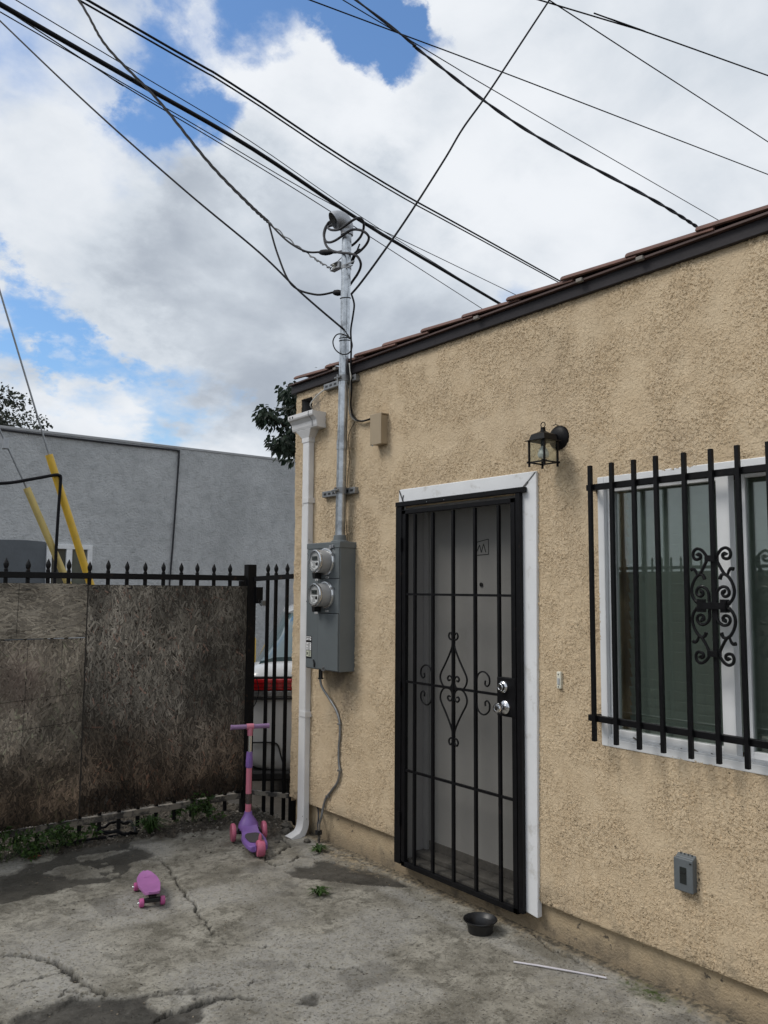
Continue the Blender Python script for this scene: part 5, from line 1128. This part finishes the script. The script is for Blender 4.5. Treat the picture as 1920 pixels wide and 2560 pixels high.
def twist(P, R0, turns, ph): # helical strand round a path
    out = []; n = len(P)
    for i, p in enumerate(P):
        a = ph+turns*2*math.pi*i/n; t = (P[min(i+1, n-1)]-P[max(i-1, 0)]).normalized(); s_ = t.cross(Vector((0, 0, 1))).normalized(); q = s_.cross(t)
        out.append(p+s_*R0*math.cos(a)+q*R0*math.sin(a))
    return out
# service drop to the mast: one twisted triplex that fans out into three
sdp = thing('service_drop', 'twisted black service drop fanning out to three points on the mast', 'power line', (-.1, 4.6, 3.9))
M_NEUT = mat('bare_neutral', (.16, .165, .17), .6, 0, .2, 20, spec=.3)
DROP = [(-1.25, 9.3, 9.3), (-0.866, 7.95, 7.497), (-0.738, 7.45, 6.792), (-0.467, 6.83, 6.063), (-0.277, 6.15, 5.251), (-0.191, 5.6, 4.71), (-0.171, 5.3, 4.45)]
DP = smoothpath(DROP, 40)
for i in range(3): MB().tube(twist(DP, .007, 11, i*2.1), .0068, 6).build('twisted_strand', M_WIRE, sdp, smooth='full')
MB().tube(twist(smoothpath([(-0.171, 5.3, 4.45), (-0.124, 4.97, 4.17), (-0.108, 4.7, 3.969), (-0.100, 4.555, 3.872)], 20), .006, 9, 0), .0045, 6).build('neutral_strand', M_NEUT, sdp, smooth='full')
MB().tube(twist(smoothpath([(-0.112, 4.80, 4.04), (-0.108, 4.7, 3.969), (-0.100, 4.555, 3.872)], 14), .005, 4, 2.5), .0035, 6).tube([(-.10, 4.56, 3.875), (-.09, 4.50, 3.90), (-.08, 4.43, 3.93)], .003, 6).build('tail_wire', M_NEUT, sdp, smooth='full')
MB().tube(smoothpath([(-0.171, 5.3, 4.45), (-0.149, 5.06, 4.229), (-0.12, 4.85, 4.087), (-0.086, 4.715, 4.046)], 8), .0072, 8).build('upper_strand', M_WIRE, sdp, smooth='full')
MB().tube(smoothpath([(-0.171, 5.3, 4.45), (-0.19, 5.12, 4.132), (-0.2, 4.9, 3.836), (-0.146, 4.68, 3.714), (-0.095, 4.525, 3.697)], 8), .0072, 8).build('lower_strand', M_WIRE, sdp, smooth='full')
cable('phone_drop', [(-2.6, 9.4, 8.75), (-1.71, 7.26, 6.498), (-1.235, 6.2, 5.381), (-0.805, 5.4, 4.54), (-0.467, 4.9, 4.004), (-0.297, 4.62, 3.675), (-0.118, 4.36, 3.388)], .0068, M_WIRE, 'black cable running from the left edge down to the mast', 8)
cable('phone_drop', [(3.6, 4.05, 9.35), (1.764, 4.17, 6.495), (1.116, 4.21, 5.485), (0.853, 4.24, 5.090), (0.685, 4.26, 4.798), (0.354, 4.28, 4.27), (0.127, 4.3, 3.929), (-0.02, 4.31, 3.720), (-0.09, 4.323, 3.628)], .0075, M_WIRE, 'black cable rising steeply from the mast to the top right', 8)
tw = thing('service_drop', 'twisted cable sagging from the top down to a stub on the roof', 'power line', (2.0, 3.05, 4.2))
TW = smoothpath([(-2.5, 7.6, 9.6), (1.03*.62, 5.23, 6.55), (1.12, 5.02, 6.22), (1.85, 4.55, 5.60), (2.62, 3.82, 4.92), (2.92, 3.60, 4.69)], 40)
for i in range(2): MB().tube(twist(TW, .0055, 12, i*3.14), .0085, 6).build('twisted_strand', M_WIREG, tw, smooth='full')
MB().tube(smoothpath([(2.92, 3.60, 4.69), (2.98, 3.56, 4.62), (3.02, 3.55, 4.5), (3.0, 3.54, 4.2)], 6), .007, 6).tube(smoothpath([(2.92, 3.60, 4.69), (3.05, 3.53, 4.70), (3.18, 3.45, 4.72)], 5), .006, 6).build('tail_wire', M_WIRE, tw, smooth='full')
rm = thing('roof_mast', 'dark pipe stub on the roof where the twisted cable ends', 'service mast', (3.2, 3.44, 3.06))
MB().tube([(3.2, 3.44, 3.06), (3.2, 3.44, 4.72), (3.215, 3.41, 4.79)], .022, 12).build('pipe', M_GALVD, rm, smooth=True)
MB().lathe([(.09, 0), (.09, .02), (.03, .08)], (3.2, 3.44, 3.061), (0, 0, 1), 16).build('roof_flashing', M_GALVD, rm)

# ================================================================== plants
def leafset(cs, n_per, size, spread, droop, cols, rs, up=0.0):
    V = []; F = []; C = []
    for c, rr in cs:
        for i in range(n_per):
            d = rs.normal(size=3); d /= np.linalg.norm(d)+1e-9; p = np.array(c)+d*np.array(rr)*rs.rand()**.45
            ax = d*np.array([1, 1, .4])+rs.normal(size=3)*spread+np.array([0, 0, -droop+up]); ax /= np.linalg.norm(ax)+1e-9
            sd = np.cross(ax, rs.normal(size=3)); sd /= np.linalg.norm(sd)+1e-9; nm = np.cross(sd, ax)
            L = size*rs.uniform(.6, 1.25); w = L*rs.uniform(.24, .36); k = len(V)
            V += [p, p+ax*L*.42+sd*w-nm*w*.25, p+ax*L-np.array([0, 0, L*.12]), p+ax*L*.42-sd*w-nm*w*.25, p+ax*L*.45+nm*w*.12]
            col = np.array(cols[rs.randint(len(cols))])*rs.uniform(.65, 1.35)
            F += [(k, k+1, k+4), (k+1, k+2, k+4), (k+2, k+3, k+4), (k+3, k, k+4)]; C += [col]*4
    return np.array(V), F, np.array(C)
rs = np.random.RandomState(5)
# tree behind the house corner: drooping glossy leaves
tr1 = thing('leafy_tree', 'dark green tree with drooping leaves showing behind the house corner', 'tree', (3.75, 10.1, -.08))
base = [(2.7, 4.44), (2.87, 4.6), (2.78, 4.32), (2.52, 4.21), (2.38, 4.14), (2.47, 4.08), (2.64, 4.06), (2.88, 4.13), (2.76, 3.91), (2.46, 3.74), (2.53, 3.68), (2.62, 3.60), (2.89, 3.73), (2.89, 3.56), (2.57, 3.47), (2.93, 4.41), (2.98, 3.94), (2.80, 3.45), (2.66, 3.75), (3.02, 4.2), (2.95, 3.35), (2.84, 4.02)]
base = [(x+.16, z) for x, z in base]
cs = [((x, 10+rs.uniform(-.25, .35), z), (.13, .22, .13)) for x, z in base]
cs += [((rs.uniform(3.05, 4.6), 10.1+rs.uniform(-.8, .8), rs.uniform(3.0, 4.75)), (.24, .3, .22)) for i in range(55)]
cs = [q for q in cs if q[0][2] > 3.60]
V, F, C = leafset(cs, 66, .092, .35, .85, [(.020, .034, .022), (.028, .046, .030), (.014, .024, .017), (.042, .060, .040)], rs)
keep = [i for i in range(0, len(F), 4) if V[F[i][0]][2] > 3.56]; F = [F[i+j] for i in keep for j in range(4)]; C = np.array([C[i+j] for i in keep for j in range(4)])
color_mesh('crown', V, F, C, M_LEAF, tr1, kind='stuff')
tb = MB().tube([(3.75, 10.1, -.1), (3.7, 10.12, 1.4), (3.72, 10.08, 2.6), (3.68, 10.1, 4.2)], [.13, .10, .08, .03], 10); tb.build('trunk', M_WOODTRUNK, tr1, smooth=True)
lb = MB()
for x, z in [q for q in base if q[1] > 3.7][::2]: lb.tube(smoothpath([(3.70, 10.1, max(2.2, z-1.0)), (3.2, 10.08, z-.35), (x+.05, 10.05, z-.02)], 4), [.022]*4+[.013]*4+[.005], 6)
lb.build('limb', M_WOODTRUNK, tr1, smooth=True)
# distant tree above the grey building
tr2 = thing('round_tree', 'dense round tree showing above the roofline at the left edge', 'tree', (1.1, 24.0, -.08))
cs = []
for i in range(130):
    d = rs.normal(size=3); d /= np.linalg.norm(d); q = d*np.array([2.2, 1.8, 1.85])*(.45+.55*rs.rand()**.5)
    cs.append(((1.25+q[0], 24+q[1], 5.45+q[2]), (.34, .34, .28)))
V, F, C = leafset(cs, 70, .115, .8, .1, [(.030, .038, .026), (.045, .052, .036), (.020, .026, .020), (.058, .062, .045)], rs)
color_mesh('crown', V, F, C, M_LEAF, tr2, kind='stuff')
MB().tube([(1.0, 24, -.1), (.9, 24, 2.0), (.8, 24, 4.0), (.75, 24, 6.0)], [.25, .2, .14, .05], 10).build('trunk', M_WOODTRUNK, tr2, smooth=True)
lb = MB()
for i in range(9):
    a = i*.7; lb.tube([(.85, 24, 3.2+.2*i), (.8+.8*math.cos(a), 24+.8*math.sin(a), 4.2+.18*i), (.75+1.6*math.cos(a), 24+1.4*math.sin(a), 4.9+.16*i)], [.07, .04, .015], 6)
lb.build('limb', M_WOODTRUNK, tr2, smooth=True)

# ---- weeds
def weed(x, y, n, h, rad, kind, label, lsize=.035):
    z = gz(x, y); t = thing('weed', label, 'weed', (x, y, z), group='weeds growing along the gate and in the cracks'); r_ = np.random.RandomState(int(abs(x*1000+y*77)) % 9999)
    if kind == 'grass':
        V = []; F = []; C = []
        for i in range(n):
            a = r_.uniform(0, 2*math.pi); L = h*r_.uniform(.6, 1.2); d = np.array([math.cos(a), math.sin(a), 0]); s = np.array([-d[1], d[0], 0])*r_.uniform(.004, .008)
            b0 = np.array([x, y, z])+d*.012*r_.rand(); m_ = b0+d*rad*.45*r_.uniform(.5, 1.2)+np.array([0, 0, L*.75]); e_ = b0+d*rad*r_.uniform(.7, 1.3)+np.array([0, 0, L*.55]); k = len(V)
            V += [b0-s*.6, b0+s*.6, m_+s, m_-s, e_, e_+s*.05]; F += [(k, k+1, k+2, k+3), (k+3, k+2, k+5, k+4)]; c_ = np.array([.045, .085, .024])*r_.uniform(.6, 1.4); C += [c_]*2
        color_mesh('blades', np.array(V), F, C, M_LEAF, t)
    else:
        cs = []; stm = MB()
        for i in range(max(3, n//14)):
            a = r_.uniform(0, 2*math.pi); q = rad*r_.rand()**.6; hh = h*r_.uniform(.35, 1.0); p = (x+q*math.cos(a), y+q*math.sin(a), z+hh)
            cs.append((p, (.03, .03, .028))); stm.tube([(x+.3*q*math.cos(a), y+.3*q*math.sin(a), z-.005), (x+.7*q*math.cos(a), y+.7*q*math.sin(a), z+hh*.6), p], .0016, 5)
        stm.build('stems', M_WEEDSTEM, t)
        V, F, C = leafset(cs, 14, lsize, .55, .05, [(.045, .085, .022), (.065, .115, .030), (.032, .060, .018)], r_, .15)
        color_mesh('leaves', V, F, C, M_LEAF, t)
    return t
M_WEEDSTEM = mat('weed_stem', (.07, .10, .035), .7)
WEEDS = [(-1.79, 5.55, 260, .17, .14, 'leaf', 'bushy weed under the gate at the left edge of the picture'), (-1.64, 5.52, 120, .09, .09, 'leaf', 'low weed right of the bushy weed at the left edge'),
         (-1.50, 5.55, 200, .16, .11, 'leaf', 'tall leafy weed beside the lone orange leaf'), (-1.33, 5.58, 110, .10, .09, 'leaf', 'small leafy weed left of the cable coil'),
         (-1.42, 5.75, 60, .10, .08, 'leaf', 'shaded weed behind the gate left of the cable coil'), (-1.66, 5.74, 70, .10, .10, 'leaf', 'dark weed behind the bushy weed under the gate'),
         (-1.18, 5.62, 40, .09, .05, 'leaf', 'wispy weed touching the cable coil'), (-.84, 5.58, 70, .13, .13, 'grass', 'bright grassy tuft right of the cable coil'),
         (-.50, 5.63, 260, .19, .13, 'leaf', 'lush weed under the gate midway to the scooter'), (-.40, 5.54, 110, .11, .08, 'leaf', 'leafy weed nearest the scooter under the gate'),
         (-.62, 5.72, 60, .10, .08, 'leaf', 'weed behind the gate left of the lush weed'), (-.28, 5.78, 50, .11, .08, 'leaf', 'weed behind the gate beside the fence post'),
         (-.545, 3.93, 34, .05, .065, 'grass', 'lone grassy weed in the open concrete before the wall'), (-.14, 4.545, 34, .05, .07, 'grass', 'flat weed rosette at the foot of the ground rod')]
for a in WEEDS: weed(*a)
ol = MB(); lx, ly = -1.62, 5.50; lz = gz(lx, ly)+.006
ol.add([(lx-.04, ly, lz), (lx, ly-.022, lz+.012), (lx+.045, ly+.004, lz+.004), (lx, ly+.024, lz+.015)], [(0, 1, 2, 3)])
o = ol.build('dead_leaf', mat('orange_leaf', (.30, .10, .05), .7), None, loc=(lx, ly, lz)); sm = o.modifiers.new('s', 'SOLIDIFY'); sm.thickness = .001; tag(o, 'fallen orange leaf beside the weeds under the gate', 'leaf')
# ---- gravel and litter along the gate (uncountable)
V = []; F = []; C = []
import bmesh as _bm
bm = _bm.new(); _bm.ops.create_icosphere(bm, subdivisions=1, radius=1.0); iv = np.array([v.co[:] for v in bm.verts]); iff = [[v.index for v in q.verts] for q in bm.faces]; bm.free()
for i in range(2200):
    x = RS.uniform(-2.1, .08); y = 5.30+.75*RS.rand()**.8 if RS.rand() < .8 else RS.uniform(4.9, 5.5)
    if y < 5.5 and x < -.75: continue
    if x > -.02 and y < 5.2: x -= .2
    s = RS.uniform(.003, .010)*(1.6 if RS.rand() < .05 else 1)
    k = len(V); q = iv*RS.uniform(.6, 1.2, (12, 1))*np.array([s, s, s*.6])*RS.uniform(.7, 1.3, (1, 3)); V += (q+np.array([x, y, gz(x, y)+s*.2])).tolist(); F += [tuple(k+j for j in t) for t in iff]; C += [np.array([.15, .135, .115])*RS.uniform(.35, 1.6)]*20
for i in range(90):
    x = RS.uniform(-.16, .02); y = RS.uniform(1.7, 4.8)
    if RS.rand() > .25+.75*math.exp(-((x+.02)/.06)**2): continue
    s = RS.uniform(.002, .006); k = len(V); q = iv*RS.uniform(.6, 1.2, (12, 1))*np.array([s, s, s*.7]); V += (q+np.array([x, y, gz(x, y)+s*.3])).tolist(); F += [tuple(k+j for j in t) for t in iff]; C += [np.array([.20, .165, .115])*RS.uniform(.3, 1.4)]*20
for i in range(900):   # grit and bits of leaf blown over the slab
    x = RS.uniform(-2.4, -.05); y = RS.uniform(2.0, 5.5); s = RS.uniform(.0015, .0042); k = len(V)
    q = iv*RS.uniform(.5, 1.3, (12, 1))*np.array([s*RS.uniform(.7, 2), s, s*.5]); V += (q+np.array([x, y, gz(x, y)+s*.3])).tolist(); F += [tuple(k+j for j in t) for t in iff]; C += [np.array([.12, .10, .075])*RS.uniform(.2, 2.6)]*20
o = color_mesh('gravel', np.array(V), F, C, M_FLAKE); tag(o, 'loose gravel and crumbs along the gate and wall foot', 'gravel', kind='stuff')

# ================================================================== across the yard (seen mirrored in the window)
nf = thing('boundary_fence', 'dark panelled picket fence across the yard mirrored in the window', 'fence', (-6.2, 6, 0))
for i in range(9): MB().box(-6.21, -6.19, 1.55+.95*i, 2.48+.95*i, .05, 1.93).build('panel', M_OSB, nf)
f0 = picket_mb(-6.2, 1.6, .02, 2.12).build('picket', M_BLACKF, nf)
for i in range(1, 60): inst(f0, nf, (0, .14*i, 0))
MB().box(-6.235, -6.215, 1.5, 10.1, 1.96, 2.0).build('rail', M_BLACKF, nf)
nh = thing('white_house', 'pale board house with a gable mirrored in the window glass', 'house', (-12, 10, 0))
M_SIDING = mat('pale_siding', (.78, .79, .78), .8, 0, .06, 3)
MB().box(-15, -9.0, 6.95, 14, -.05, 4.2).build('wall', M_SIDING, nh)
for i in range(12): MB().box(-9.0, -8.97, 7.0+.58*i, 7.06+.58*i, 0, 4.2).build('batten', M_SIDING, nh)
MB().prism([(6.6, 4.15), (14.4, 4.15), (10.5, 6.4)], 'x', -15.2, -8.8).build('roof', M_GREYD, nh)
MB().bar((-8.78, 6.6, 4.2), (-8.78, 10.5, 6.45), .05, .22).bar((-8.78, 10.5, 6.45), (-8.78, 14.4, 4.2), .05, .22).build('barge_board', M_WHITE, nh)
for i, (x, y, h_, w_) in enumerate(((-16, 2.5, 2.7, 'broad green tree mirrored at the right of the window'), (-18, 5.2, 3.0, 'taller green tree mirrored beside the pale house'), (-15, -.5, 2.6, 'small green tree mirrored at the far right of the window'))):
    t = thing('garden_tree', w_, 'tree', (x, y, -.05), group='trees across the yard')
    cs = [((x+d[0]*1.3, y+d[1]*1.5, h_*.62+d[2]*h_*.34), (.4, .4, .35)) for d in (rs.normal(size=(40, 3))*.55)]
    V, F, C = leafset(cs, 30, .22, .8, .1, [(.03, .05, .022), (.045, .07, .03)], rs); color_mesh('crown', V, F, C, M_LEAF, t, kind='stuff')
    MB().tube([(x, y, -.1), (x, y, h_*.4), (x, y, h_*.8)], [.16, .12, .04], 8).build('trunk', M_WOODTRUNK, t, smooth=True)
